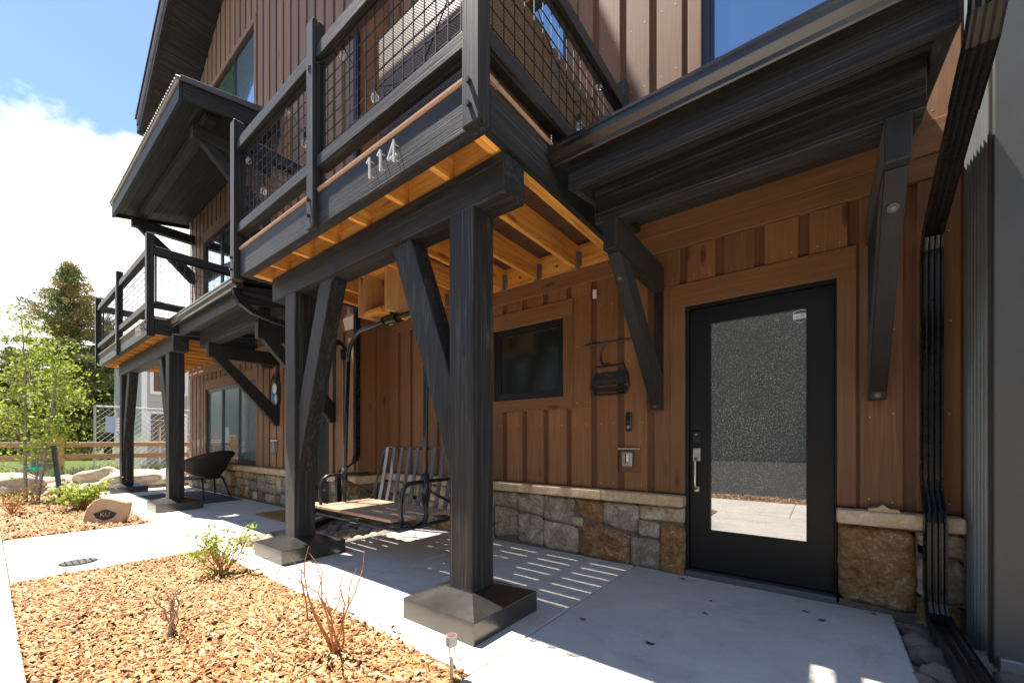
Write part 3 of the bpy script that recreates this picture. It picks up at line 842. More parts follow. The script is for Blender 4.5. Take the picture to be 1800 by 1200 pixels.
MB().prism([(ex - 0.1, gable(ex - 0.1) + 0.12), (-4.9, gable(-4.9) + 0.12), (-4.9, gable(-4.9) + 0.27), (ex - 0.1, gable(ex - 0.1) + 0.27)], 'y', -1.335, -1.302).build("rake_trim", plain("rake_pale", (0.25, 0.25, 0.27), 0.4, 0.3), house2)
MB().prism([(ex - 0.12, gable(ex - 0.12) + 0.28), (-4.9, gable(-4.9) + 0.28), (-4.9, gable(-4.9) + 0.33), (ex - 0.12, gable(ex - 0.12) + 0.33)], 'y', -1.36, 3.0).build("roof", black_x, house2)
MB().box(ex - 0.17, ex + 0.02, -1.32, 3.0, gable(ex) - 0.10, gable(ex) + 0.10).build("eave_gutter", gutter_m, house2, 0.02)
MB().box(-12.6, -12.35, -1.0, -0.49, gable(-12.5) - 0.40, gable(-12.5) - 0.12).build("eave_bracket", black_y, house2, 0.005)
# windows
casing(house2, -11.10, -8.32, 0.66, 2.26, YL, 0.10, 0.19, 0)
window(house2, -11.10, -8.32, 0.66, 2.26, YL - 0.004, (-10.15, -9.22), 0.05, [pane_pale, pane_m, pane_pale], fm=framebrown)
casing(house2, -10.77, -8.40, 7.30, 8.86, YL, 0.10, 0.12, 0.10)
window(house2, -10.77, -8.40, 7.30, 8.86, YL - 0.004, (-9.45,), 0.06, [pane_green, pane_pale])
casing(house2, -11.26, -8.60, 3.10, 5.62, YL, 0.10, 0.22, 0)
window(house2, -11.26, -8.60, 3.10, 5.62, YL - 0.004, (-10.20, -9.3), 0.07)
# entry door of the left house
casing(house2, -6.70, -5.70, 0.05, 2.16, YL, 0.10, 0.18, 0)
fr2 = MB(); fr2.box(-6.70, -6.66, YL - 0.01, YL + 0.05, 0.04, 2.16); fr2.box(-5.74, -5.70, YL - 0.01, YL + 0.05, 0.04, 2.16); fr2.box(-6.66, -5.74, YL - 0.01, YL + 0.05, 2.09, 2.16)
fr2.build("door_frame", doorpaint, house2)
d2 = MB(); d2.box(-6.66, -6.52, YL - 0.002, YL + 0.04, 0.06, 2.09); d2.box(-5.86, -5.74, YL - 0.002, YL + 0.04, 0.06, 2.09); d2.box(-6.52, -5.86, YL - 0.002, YL + 0.04, 0.06, 0.36); d2.box(-6.52, -5.86, YL - 0.002, YL + 0.04, 1.98, 2.09)
door2 = d2.build("door", doorpaint, house2)
B("glass", pane_m, door2, -6.52, -5.86, YL + 0.008, YL + 0.014, 0.36, 1.98)
MB().box(-12.31, -6.82, YL - 0.045, YL + 0.01, -0.06, 0.53).build("mortar_bed", mortar, house2)
MB().box(-5.58, -4.955, YL - 0.045, YL + 0.01, -0.06, 0.53).build("mortar_bed", mortar, house2)
MB().box(-4.955, -4.91, YL - 0.03, -0.05, -0.06, 0.53).build("mortar_bed", mortar, house2)
stone_field(house2, -12.31, -6.83, 0.02, 0.525, YL - 0.045, n=5)
stone_field(house2, -5.57, -4.94, -0.02, 0.525, YL - 0.045, n=6)
for a in np.arange(-12.35, -6.9, 1.09):
    B("cap_stone", stone_cap, house2, a + 0.003, min(a + 1.087, -6.81), YL - 0.125, YL + 0.01, 0.532, 0.632, 0.010)
B("cap_stone", stone_cap, house2, -5.60, -4.87, YL - 0.125, YL + 0.01, 0.532, 0.632, 0.010)
B("cap_stone", stone_cap, house2, -4.96, -4.87, YL + 0.012, -0.13, 0.532, 0.632, 0.010)

# ================================================================== METAL SIDED NEIGHBOUR
nb = thing("metal_sided_building", "grey corrugated metal side wall of the neighbouring building at the right edge", "building", (2.5, -0.5, 0))
XM = 0.65
cv = []
ys = np.arange(0.02, -0.485, -0.0078)
for y in ys:
    ph = (y / 0.062) % 1.0
    d = 0.013 * math.cos(2 * PI * ph)
    cv.append((XM + 0.012 + d, float(y)))
poly = cv + [(XM + 0.06, -0.48), (XM + 0.06, 0.02)]
MB().prism(poly, 'z', -0.04, 9.0).build("corrugated_siding", corr_m, nb, 0, False)
MB().box(XM - 0.001, XM + 0.007, -0.500, -0.484, -0.05, 9.0).build("corner_trim", plain("trim_dark_brown", (0.035, 0.022, 0.016), 0.6), nb)
MB().box(XM + 0.008, XM + 0.112, -0.525, -0.485, -0.05, 9.0).build("corner_trim", trim_m, nb, 0.004)
MB().box(XM + 0.118, 6.5, -0.515, -0.485, -0.05, 9.0).build("front_panel", plain("dark_panel", (0.045, 0.05, 0.06), 0.45, 0.2), nb)
MB().box(XM + 0.065, 6.5, -0.483, 0.3, -0.05, 8.9).build("wall_core", grey_m, nb)
MB().box(XM + 0.02, 6.5, -0.56, -0.527, -0.06, 0.05).build("base_flashing", grey_m, nb, 0.004)

# ================================================================== BALCONIES
def wire_panel(parent, a, b, z0, z1, axis, at, step=0.1016):
    """a framed hog-wire panel between a and b along axis, at the given plane"""
    m = MB(); r = 0.0027; f = 0.022
    def bar(u0, u1, w0, w1, th=r):
        if axis == 'x': m.box(u0, u1, at - th, at + th, w0, w1)
        else: m.box(at - th, at + th, u0, u1, w0, w1)
    bar(a, b, z0, z0 + f, 0.01); bar(a, b, z1 - f, z1, 0.01); bar(a, a + f, z0 + f, z1 - f, 0.01); bar(b - f, b, z0 + f, z1 - f, 0.01)
    u = a + step * 0.7
    while u < b - 0.03:
        bar(u - r, u + r, z0 + f, z1 - f); u += step
    z = z0 + step * 0.8
    while z < z1 - 0.03:
        if axis == 'x': m.box(a + f, b - f, at + r, at + 3 * r, z - r, z + r)
        else: m.box(at + r, at + 3 * r, a + f, b - f, z - r, z + r)
        z += step
    return m.build("wire_panel", wire_m, parent)

def deck_post(parent, xc, yc, base=0.60, top=2.52):
    p = B("post", black_z, parent, xc - 0.1, xc + 0.1, yc - 0.1, yc + 0.1, 0.13, top, 0.006)
    m = MB(); h = base / 2
    z0, z1, z2 = 0.0, 0.125, 0.185
    vs = []
    for (hh, z) in ((h, z0), (h, z1), (0.115, z2)):
        vs += [(xc - hh, yc - hh, z), (xc + hh, yc - hh, z), (xc + hh, yc + hh, z), (xc - hh, yc + hh, z)]
    fs = [(3, 2, 1, 0), (8, 9, 10, 11)]
    for k in range(2):
        for i in range(4):
            fs.append((k * 4 + i, k * 4 + (i + 1) % 4, k * 4 + 4 + (i + 1) % 4, k * 4 + 4 + i))
    m.add(vs, fs)
    m.build("post_base", base_m, parent, 0.003)
    return p

def brace(parent, xp, xb, y0, y1, zb, zt, w=0.15):
    """knee brace from the post face at xp (height zb) to the beam at xb (height zt)"""
    s = 1 if xb > xp else -1
    MB().prism([(xp, zb), (xb, zt), (xb - s * 0.215, zt), (xp, zb + 0.62)] if s > 0 else [(xp, zb), (xp, zb + 0.62), (xb + 0.215, zt), (xb, zt)], 'y', y0, y1).build("brace", black_brace, parent, 0.005)

def rail_post(parent, x0, x1, y0, y1, z0, z1):
    p = B("rail_post", black_z, parent, x0, x1, y0, y1, z0, z1, 0.006)
    return p

def bolts(parent, pts, axis='y'):
    for p in pts:
        MB().disc(p, 0.014, axis, -0.022, 8).build("bolt", blackmetal, parent)

def balcony(name, label, xl, xr, yf, yw, zb, posts, beam, xpost, joist0, joist_step, hang=True):
    bal = thing(name, label, "balcony", ((xl + xr) / 2, (yf + yw) / 2, 0))
    zt = 3.02
    # rim
    B("rim_board", black_x, bal, xl, xr, yf, yf + 0.085, zb, zt - 0.003, 0.004)
    B("rim_board", black_y, bal, xr - 0.045, xr, yf + 0.087, yw - 0.03, zb, zt - 0.003, 0.004)
    B("rim_board", black_y, bal, xl, xl + 0.045, yf + 0.087, yw - 0.03, zb, zt - 0.003, 0.004)
    # joists and ledger
    for xx in (xr - 0.047, xr - 0.089):
        B("joist", pine_y, bal, xx - 0.040, xx, yf + 0.09, yw - 0.045, zb + 0.012, zt - 0.03, 0.002)
    for xx in (xl + 0.047, xl + 0.089):
        B("joist", pine_y, bal, xx, xx + 0.040, yf + 0.09, yw - 0.045, zb + 0.012, zt - 0.03, 0.002)
    B("ledger", pine_x, bal, xl + 0.05, xr + (0.12 if hang else -0.05), yw - 0.042, yw - 0.003, zb + 0.015, zt - 0.03, 0.002)
    x = joist0; lim = xl + 0.2
    js = []
    xx = joist0
    while xx > lim: js.append(xx); xx -= joist_step
    eds = [xr - 0.131] + [e for q in js for e in (q + 0.021, q - 0.021)] + [xl + 0.131]
    for i in range(0, len(eds) - 1, 2):
        if eds[i] - eds[i + 1] > 0.03:
            B("blocking", pine_x, bal, eds[i + 1], eds[i], -1.71, -1.672, zb + 0.012, zt - 0.002, 0.002)
    while x > lim:
        B("joist", pine_y, bal, x - 0.02, x + 0.02, yf + 0.09, yw - 0.045, zb + 0.012, zt - 0.03, 0.002)
        # steel hanger at the wall
        hm = MB(); y1 = yw - 0.043
        hm.box(x - 0.024, x + 0.024, y1 - 0.05, y1, zb + 0.006, zb + 0.011); hm.box(x - 0.024, x - 0.0205, y1 - 0.05, y1, zb + 0.011, zb + 0.17); hm.box(x + 0.0205, x + 0.024, y1 - 0.05, y1, zb + 0.011, zb + 0.17)
        hm.box(x + 0.0245, x + 0.055, y1 - 0.004, y1, zb + 0.02, zb + 0.17); hm.box(x - 0.055, x - 0.0245, y1 - 0.004, y1, zb + 0.02, zb + 0.17)
        hm.build("joist_hanger", galv, bal)
        MB().disc((x - 0.22, y1 - 0.001, zb + 0.09), 0.014, 'y', -0.012, 8).build("bolt", steel, bal)
        x -= joist_step
    # decking
    y = yf - 0.012
    first = True
    while y < yw - 0.06:
        w = 0.154
        m = MB(); y2 = min(y + w, yw - 0.01)
        if first:
            m.prism([(y + 0.01, zt), (y, zt + 0.008), (y, zt + 0.022), (y + 0.01, zt + 0.03), (y2, zt + 0.03), (y2, zt)], 'x', xl - 0.012, xr + 0.012)
            m.build("deck_board", deckedge, bal)
            first = False
        else:
            # grooved underside, as composite boards have
            pr = [(y2, zt + 0.028), (y, zt + 0.028), (y, zt)]
            nn = 5
            for k in range(nn):
                a = y + (y2 - y) * (k + 0.25) / nn; b = y + (y2 - y) * (k + 0.75) / nn
                pr += [(a, zt), (a, zt + 0.006), (b, zt + 0.006), (b, zt)]
            pr += [(y2, zt)]
            m.prism(pr, 'x', xl + 0.01, xr - 0.002)
            m.build("deck_board", decking, bal)
        y += w + 0.008
    B("deck_trim", deckedge, bal, xr + 0.0, xr + 0.012, yf + 0.13, yw - 0.03, zt, zt + 0.03, 0.004)
    # beam, posts, braces
    bx0, bx1 = beam
    B("beam", black_x, bal, bx0, bx1, -1.755, -1.555, 2.52, zb - 0.003, 0.007)
    for xc in xpost:
        deck_post(bal, xc, -1.655)
    brace(bal, xpost[0] + 0.1, xpost[0] + 0.1 + 0.63, -1.725, -1.585, 0.80, 2.52)
    brace(bal, xpost[1] - 0.1, xpost[1] - 0.1 - 0.63, -1.725, -1.585, 0.84, 2.52)
    # guard rail
    zr0, zr1, zs0, zs1 = 3.19, 3.285, 4.03, 4.125
    ypf = yf - 0.045
    fronts = posts
    for i, (a, b) in enumerate(fronts):
        lo = 2.735
        rail_post(bal, a, b, ypf, yf - 0.002 if 0 < i < len(fronts) - 1 else yf + 0.05, lo, 4.335)
        bolts(bal, [((a + b) / 2, ypf, 2.83), ((a + b) / 2, ypf, 2.95)])
        if 0 < i < len(fronts) - 1:
            B("rail_post_back", black_z, bal, a, b, yf + 0.0, yf + 0.05, zt + 0.033, 4.335, 0.004)
    for i in range(len(fronts) - 1):
        a, b = fronts[i][1], fronts[i + 1][0]
        B("top_rail", black_x, bal, a, b, yf - 0.02, yf + 0.07, zs0, zs1, 0.005)
        B("rail_cap", black_x, bal, a, b, yf - 0.012, yf + 0.062, zs1 + 0.001, zs1 + 0.03, 0.004)
        B("bottom_rail", black_x, bal, a, b, yf - 0.02, yf + 0.07, zr0, zr1, 0.005)
        wire_panel(bal, a + 0.01, b - 0.01, zr1, zs0, 'x', yf + 0.03)
    for sx, xa in ((1, xr), (-1, xl)):
        x0, x1 = (xa - 0.065, xa + 0.02) if sx > 0 else (xa - 0.02, xa + 0.065)
        ys0, ys1 = yf + 0.055, yw - 0.10
        B("top_rail", black_y, bal, x0, x1, ys0, ys1, zs0, zs1, 0.005)
        B("rail_cap", black_y, bal, x0 + 0.008, x1 - 0.008, ys0, ys1, zs1 + 0.001, zs1 + 0.03, 0.004)
        B("bottom_rail", black_y, bal, x0, x1, ys0, ys1, zr0, zr1, 0.005)
        rail_post(bal, x0 - 0.01, x1 + 0.01, ys1, ys1 + 0.09, zt + 0.034, 4.30)
        wire_panel(bal, ys0 + 0.01, ys1 - 0.01, zr1, zs0, 'y', xa - 0.03 * sx)
    return bal

bal1 = balcony("balcony", "nearest black timber balcony numbered 114 on heavy posts with orange joists beneath", -4.655, -1.42, -1.98, 0.0, 2.757,
               [(-4.80, -4.69), (-3.195, -3.09), (-1.51, -1.388)], (-4.48, -1.44), (-4.085, -1.785), -1.91, 0.455)
bal2 = balcony("balcony", "smaller looking black timber balcony of the left house with pine joists beneath", -13.0, -8.32, -1.98, YL, 2.78,
               [(-13.10, -13.0), (-10.75, -10.64), (-8.40, -8.29)], (-12.25, -8.05), (-12.08, -8.39), -8.75, 0.42, False)

# ================================================================== PORCH CANOPIES
def bracket(parent, x0, x1, yw, reach, zb=2.37, zt=2.58, foot=1.36):
    b = B("bracket_beam", black_s, parent, x0, x1, yw - reach, yw - 0.03, zb, zt, 0.006)
    e = 0.004
    MB().prism([(yw - 0.03, foot), (yw - 0.10, foot), (yw - 0.12, foot + 0.05), (yw - reach + 0.06, zb - 0.002), (yw - reach + 0.25, zb - 0.002), (yw - 0.03, foot + 0.27)], 'x', x0 + e, x1 - e).build("bracket_brace", black_s, parent, 0.005)
    xc = (x0 + x1) / 2
    # bolt near the foot and a plugged hole near the head, both on the sloping underside
    dy, dz = (-reach + 0.18), (zb - foot - 0.05)
    ln = math.hypot(dy, dz); ty, tz = dy / ln, dz / ln
    for f, r in ((0.02, 0.017), (0.86, 0.024)):
        c = Vector((xc, yw - 0.12 + dy * f, foot + 0.05 + dz * f)); nrm = Vector((0, -tz, ty)) if (-tz) < 0 else Vector((0, tz, -ty))
        if f < 0.1:
            c = Vector((xc, yw - 0.108, foot + 0.03)); nrm = Vector((0, -0.95, -0.3))
        MB().tube([c - nrm * 0.004, c + nrm * 0.006], r, 12).build("bolt_washer", blackmetal, parent)
        MB().tube([c + nrm * 0.004, c + nrm * 0.012], r * 0.5, 6).build("bolt", slatmetal, parent)
    B("wall_plate", black_z, parent, x0 + 0.008, x1 - 0.008, yw - 0.031, yw - 0.001, foot + 0.12, zt - 0.01, 0.003)

def gutter(parent, x0, x1, yb, zt):
    """K-style gutter: back at yb, top at zt"""
    p = [(yb, zt), (yb, zt - 0.100), (yb - 0.062, zt - 0.100), (yb - 0.070, zt - 0.093), (yb - 0.074, zt - 0.070), (yb - 0.095, zt - 0.056), (yb - 0.110, zt - 0.046), (yb - 0.112, zt - 0.020), (yb - 0.124, zt - 0.014), (yb - 0.124, zt + 0.002), (yb - 0.114, zt + 0.002), (yb - 0.108, zt - 0.014), (yb - 0.100, zt - 0.045), (yb - 0.066, zt - 0.065), (yb - 0.062, zt - 0.092), (yb - 0.006, zt - 0.092), (yb - 0.006, zt)]
    m = MB().prism(p, 'x', x0, x1)
    end = [(yb, zt), (yb, zt - 0.100), (yb - 0.062, zt - 0.100), (yb - 0.072, zt - 0.093), (yb - 0.076, zt - 0.070), (yb - 0.112, zt - 0.046), (yb - 0.124, zt)]
    m.prism(end, 'x', x0 - 0.004, x0 - 0.001); m.prism(end, 'x', x1 + 0.001, x1 + 0.004)
    return m.build("gutter", gutter_m, parent)

def corrugated(parent, x0, x1, ye, ze, yw, zw, mat, name="metal_roof", period=0.076, amp=0.010):
    m = MB(); n = int((x1 - x0) / period * 8)
    top = []; 
    for i in range(n + 1):
        x = x0 + (x1 - x0) * i / n
        top.append((x, amp * math.sin(2 * PI * (x - x0) / period)))
    vs = []
    for (yy, zz) in ((ye, ze), (yw, zw)):
        vs += [(x, yy, zz + d) for x, d in top]
    vs2 = [(v[0], v[1], v[2] - 0.004) for v in vs]
    k = n + 1
    fs = [(i, i + 1, k + i + 1, k + i) for i in range(n)] + [(2 * k + i + 1, 2 * k + i, 3 * k + i, 3 * k + i + 1) for i in range(n)] + [(i + 1, i, 2 * k + i, 2 * k + i + 1) for i in range(n)]
    m.add(vs + vs2, fs)
    return m.build(name, mat, parent)

def canopy(name, label, xl, xr, yw, bx, fx, gx, reach=1.03):
    c = thing(name, label, "canopy", ((xl + xr) / 2, yw - 0.6, 2.4))
    yf = yw - 1.24
    zs = lambda y: 2.795 + (y - yf) * 0.155      # soffit height
    zf0 = 2.725
    B("fascia", black_x, c, fx[0], fx[1], yf, yf + 0.045, zf0, 2.955, 0.005)
    # end rafters
    for (a, b) in ((fx[0], fx[0] + 0.045), (fx[1] - 0.045, fx[1])):
        MB().prism([(yf + 0.047, zs(yf) - 0.06), (yw - 0.05, zs(yw) - 0.06), (yw - 0.05, zs(yw) + 0.16), (yf + 0.047, zs(yf) + 0.16)], 'x', a, b).build("end_rafter", black_y, c, 0.004)
    # soffit boards, running along the wall
    n = 8
    for i in range(n):
        y0 = yf + 0.05 + (1.14) * i / n; y1 = yf + 0.05 + 1.14 * (i + 1) / n - 0.006
        MB().prism([(y0, zs(y0)), (y1, zs(y1)), (y1, zs(y1) + 0.018), (y0, zs(y0) + 0.018)], 'x', fx[0] + 0.047, fx[1] - 0.047).build("soffit_board", black_x, c)
    B("purlin", black_x, c, fx[0] + 0.07, fx[1] - 0.06, yw - reach + 0.03, yw - reach + 0.17, 2.583, zs(yw - reach + 0.03) - 0.004, 0.005)
    corrugated(c, xl - 0.02, xr + 0.03, yf - 0.075, 2.985, yw - 0.001, 3.195, gutter_m)
    gutter(c, gx[0], gx[1], yf - 0.004, 2.965)
    for (a, b) in bx:
        bracket(c, a, b, yw, reach)
    return c
can1 = canopy("porch_canopy", "black timber canopy on two knee brackets over the glass entry door", -1.36, 0.44, 0.0, [(-1.175, -1.08), (0.216, 0.311)], (-1.32, 0.42), (-1.395, 0.60))
can2 = canopy("porch_canopy", "black timber canopy over the left house's entry, beyond the second post", -7.9, -5.5, YL, [(-7.43, -7.32), (-5.62, -5.52)], (-7.92, -5.52), (-8.05, -5.36))

# upper metal canopy over the left balcony
up = thing("balcony_canopy", "corrugated metal shed canopy on brackets above the left balcony", "canopy", (-9.7, -1.1, 6))
uz = lambda y: 6.24 + (y + 1.85) * 0.20
XU0, XU1 = -12.3, -7.3
corrugated(up, XU0 - 0.03, XU1 + 0.03, -1.90, uz(-1.90) + 0.045, YL - 0.03, uz(YL) + 0.045, roofmetal, period=0.085, amp=0.022)
MB().box(XU0, XU1, -1.885, -1.862, uz(-1.88) - 0.03, uz(-1.88) + 0.02).build("drip_edge", roofmetal, up)
B("fascia", black_x, up, XU0, XU1, -1.86, -1.815, uz(-1.85) - 0.27, uz(-1.85) - 0.03, 0.005)
for a, b in ((XU0, XU0 + 0.045), (XU1 - 0.045, XU1)):
    MB().prism([(-1.813, uz(-1.81) - 0.26), (YL - 0.03, uz(YL) - 0.26), (YL - 0.03, uz(YL)), (-1.813, uz(-1.81))], 'x', a, b).build("rake_board", black_y, up, 0.004)
MB().prism([(-1.85, uz(-1.85) - 0.002), (YL - 0.03, uz(YL) - 0.002), (YL - 0.03, uz(YL) + 0.10), (-1.85, uz(-1.85) + 0.08)], 'x', XU1 + 0.001, XU1 + 0.03).build("rake_flashing", plain("flashing_grey", (0.08, 0.085, 0.09), 0.4, 0.3), up, 0.004)
y = -1.81
while y < YL - 0.15:
    MB().prism([(y, uz(y) - 0.19), (y + 0.135, uz(y + 0.135) - 0.19), (y + 0.135, uz(y + 0.135) - 0.17), (y, uz(y) - 0.17)], 'x', XU0 + 0.046, XU1 - 0.046).build("soffit_board", black_x, up)
    y += 0.14
B("purlin", black_x, up, XU0 + 0.15, XU1 - 0.15, -1.50, -1.36, 5.98 + 0.0, uz(-1.5) - 0.195, 0.005)
for xa in (-11.95, -7.75):
    B("bracket_beam", black_y, up, xa - 0.07, xa + 0.07, -1.60, YL - 0.01, 5.78, 5.977, 0.006)
    MB().prism([(YL - 0.01, 4.85), (YL - 0.10, 4.85), (-1.50, 5.778), (-1.30, 5.778), (YL - 0.01, 5.10)], 'x', xa - 0.06, xa + 0.06).build("bracket_brace", black_y, up, 0.005)

# ================================================================== DOWNSPOUTS
def rect_profile(w, d, ribs=4, rd=0.0045):
    """ribbed rectangular pipe: u across, v outwards"""
    p = []
    n = ribs * 2 + 1
    for s in (-1, 1):
        pts = []
        for i in range(ribs):
            a = -w / 2 + w * (i + 0.15) / ribs; b = -w / 2 + w * (i + 0.5) / ribs; c2 = -w / 2 + w * (i + 0.85) / ribs
            pts += [(a, d / 2), (b, d / 2 - rd), (c2, d / 2)]
        if s < 0: p += [(-u, -v) for u, v in pts]
        else: p += pts
    return p
ds = thing("downspout", "black ribbed downspout running down beside the entry door to the metal wall", "downspout", (0.51, -0.1, 0))
prof = rect_profile(0.10, 0.075)
X = Vector((1, 0, 0))
def yzpath(pts):
    path = []
    for i, p in enumerate(pts):
        a = pts[max(i - 1, 0)]; b = pts[min(i + 1, len(pts) - 1)]
        d = Vector((0, b[1] - a[1], b[2] - a[2])).normalized()
        v = d.cross(X).normalized()
        path.append((p, X, v))
    return path
MB().sweep(prof, yzpath([(0.475, -1.315, 2.87), (0.475, -1.315, 2.79), (0.477, -1.29, 2.72), (0.48, -1.20, 2.66), (0.487, -0.9, 2.575)])).build("top_elbow", pipe_m, ds)
MB().sweep(rect_profile(0.094, 0.070), yzpath([(0.487, -0.93, 2.583), (0.505, -0.20, 2.365), (0.507, -0.12, 2.33), (0.508, -0.078, 2.25), (0.508, -0.072, 2.17)])).build("offset_pipe", pipe_m, ds)
MB().sweep(prof, yzpath([(0.508, -0.072, 2.22), (0.508, -0.072, 0.86)])).build("straight_pipe", pipe_m, ds)
MB().sweep(rect_profile(0.094, 0.070), yzpath([(0.508, -0.072, 0.90), (0.508, -0.080, 0.80), (0.508, -0.12, 0.735), (0.508, -0.165, 0.675), (0.508, -0.175, 0.60)])).build("offset_elbow", pipe_m, ds)
MB().sweep(prof, yzpath([(0.508, -0.175, 0.63), (0.508, -0.175, 0.22)])).build("straight_pipe", pipe_m, ds)
MB().sweep(rect_profile(0.094, 0.070), yzpath([(0.508, -0.175, 0.26), (0.509, -0.180, 0.16), (0.512, -0.215, 0.09), (0.515, -0.28, 0.055)])).build("bottom_elbow", pipe_m, ds)
MB().sweep(rect_profile(0.11, 0.075, 3), yzpath([(0.513, -0.22, 0.085), (0.52, -0.30, 0.06), (0.53, -1.35, 0.03)])).build("ground_extension", pipe_m, ds)

ds2 = thing("downspout", "black downspout on the inside corner behind the chairlift swing", "downspout", (-4.90, -0.5, 0))
MB().sweep(rect_profile(0.075, 0.06, 3, 0.004), yzpath([(-4.905, -0.545, 7.0), (-4.905, -0.545, 0.90)])).build("straight_pipe", pipe_m, ds2)
MB().sweep(rect_profile(0.075, 0.06, 3, 0.004), [((-4.905, -0.545, 0.93), X, Vector((0, 1, 0))), ((-4.92, -0.56, 0.83), X, Vector((0, 1, 0.3)).normalized()), ((-5.10, -0.66, 0.70), Vector((0.5, 0, 0.8)).normalized(), Vector((0, 1, 0))), ((-5.13, -0.68, 0.62), X, Vector((0, 1, 0)))]).build("offset_elbow", pipe_m, ds2)
MB().sweep(rect_profile(0.075, 0.06, 3, 0.004), yzpath([(-5.13, -0.68, 0.64), (-5.13, -0.68, 0.06)])).build("straight_pipe", pipe_m, ds2)
dsx = Vector((-4.925 + 5.45, -1.117 + 0.296, 0)).normalized()
MB().sweep(rect_profile(0.10, 0.07, 3, 0.004), [((-5.45, -0.30 - 0.22, 0.06), Vector((-dsx.y, dsx.x, 0)), Vector((0, 0, 1))), ((-4.55, -1.70, 0.045), Vector((-dsx.y, dsx.x, 0)), Vector((0, 0, 1)))]).build("ground_extension", pipe_m, ds2)
# link from the left canopy's gutter back to the wall
ds3 = thing("downspout", "curved black drain pipe from the left canopy's gutter back to the wall", "downspout", (-5.4, -1.2, 2.6))
MB().sweep(rect_profile(0.075, 0.06, 3, 0.004), yzpath([(-5.41, -1.78, 2.87), (-5.41, -1.77, 2.80), (-5.41, -1.72, 2.72), (-5.40, -1.60, 2.64), (-5.38, -1.40, 2.59), (-5.20, -0.62, 2.42), (-5.2, -0.56, 2.36), (-5.2, -0.55, 2.2)])).build("pipe", pipe_m, ds3)

# ================================================================== CHAIRLIFT SWING
sw = thing("chairlift_swing", "black tube chairlift chair with wooden seat slats hung as a porch swing", "swing", (-3.6, -1.05, 0.4))
XA, XB = -4.25, -2.88
YT = -1.10
r = 0.024
pts = [(XA, YT, 0.52), (XA + 0.03, YT, 1.2), (XA + 0.08, YT, 1.98)] + arc((XA + 0.38, YT, 1.98), 0.30, PI, PI * 0.56, 8, 'xz') + [(-3.40, YT, 2.305)] + arc((XB - 0.22, YT, 2.075), 0.235, PI * 0.5, 0.06, 8, 'xz') + [(XB + 0.015, YT, 1.9), (XB, YT, 1.2), (XB - 0.01, YT, 0.52)]
MB().tube(pts, r, 10).build("bail_tube", blackmetal, sw, 0, True)
for xs in (XA, XB):
    side = MB()
    # sleeve, arm loop, lower loop and strut
    side.tube([(xs, YT, 0.56), (xs, YT, 0.80)], 0.034, 10)
    arm = [(xs, -1.36, 0.37)] + [(xs, -1.375, 0.5), (xs, -1.37, 0.60)] + arc((xs, -1.25, 0.61), 0.12, PI, PI / 2, 6, 'yz') + [(xs, -1.1, 0.735), (xs, -0.80, 0.735)]
    side.tube(arm, 0.018, 8)
    low = [(xs, YT, 0.58), (xs, YT, 0.46)] + [(xs, YT + 0.01 - 0.13 * (1 - math.cos(a)), 0.44 - 0.10 * math.sin(a)) for a in np.linspace(0.2, PI / 2, 6)] + [(xs, -1.40, 0.335)]
    side.tube(low, 0.020, 8)
    side.tube([(xs, YT + 0.02, 0.66), (xs, -0.72, 0.47)], 0.014, 8)
    back = [(xs, -1.40, 0.335), (xs, -0.86, 0.345)] + [(xs, -0.82 + 0.13 * math.sin(a), 0.475 - 0.13 * math.cos(a)) for a in np.linspace(0.1, PI / 2, 6)] + [(xs, -0.68, 0.60)]
    side.tube(back, 0.018, 8)
    side.build("side_frame", blackmetal, sw, 0, True)
sf = MB()
sf.tube([(XA, -1.40, 0.335), (XB, -1.40, 0.335)], 0.016, 8); sf.tube([(XA, -0.80, 0.36), (XB, -0.80, 0.36)], 0.016, 8); sf.tube([(XA, -1.36, 0.37), (XB, -1.36, 0.37)], 0.014, 8)
sf.build("seat_frame", blackmetal, sw, 0, True)
for i in range(5):
    y0 = -1.42 + i * 0.133
    B("seat_slat", seatwood, sw, XA - (0.22 if i == 0 else 0.02), XB - (0.075 if i == 0 else 0.03 + 0.012 * (i % 2)), y0, y0 + 0.124, 0.395, 0.425, 0.005)
XL0, XL1 = -4.10, -2.72
tr = [(XL0 - 0.13, -0.77, 0.42), (XL0 - 0.06, -0.70, 0.78)] + [(XL0 - 0.045 + 0.10 * (1 - math.cos(a)), -0.665 + 0.03 * math.sin(a), 0.93 + 0.095 * math.sin(a)) for a in np.linspace(0, PI / 2, 6)] + [(XL1 - 0.05, -0.635, 1.025)] + [(XL1 - 0.05 + 0.10 * math.sin(a), -0.665 + 0.03 * math.cos(a), 0.93 + 0.095 * math.cos(a)) for a in np.linspace(0.2, PI / 2, 6)] + [(XL1 + 0.06, -0.70, 0.78), (XL1 + 0.05, -0.77, 0.42)]
MB().tube(tr, 0.015, 8).build("back_frame", blackmetal, sw, 0, True)
for i in range(11):
    xx = XL0 + 0.03 + i * (XL1 - XL0 - 0.02) / 10
    m = MB(); d = 0.026
    zz = [1.03, 0.85, 0.60, 0.405]; yy = [-0.655, -0.685, -0.73, -0.775]
    vs = []
    for z, y in zip(zz, yy):
        vs += [(xx - d, y - 0.006, z), (xx + d, y - 0.006, z), (xx + d, y + 0.004, z), (xx - d, y + 0.004, z)]
    fs = [(0, 1, 2, 3), (15, 14, 13, 12)]
    for k in range(3):
        for q in range(4):
            fs.append((k * 4 + q, k * 4 + 4 + q, k * 4 + 4 + (q + 1) % 4, k * 4 + (q + 1) % 4))
    m.add(vs, fs).build("back_slat", slatmetal, sw)
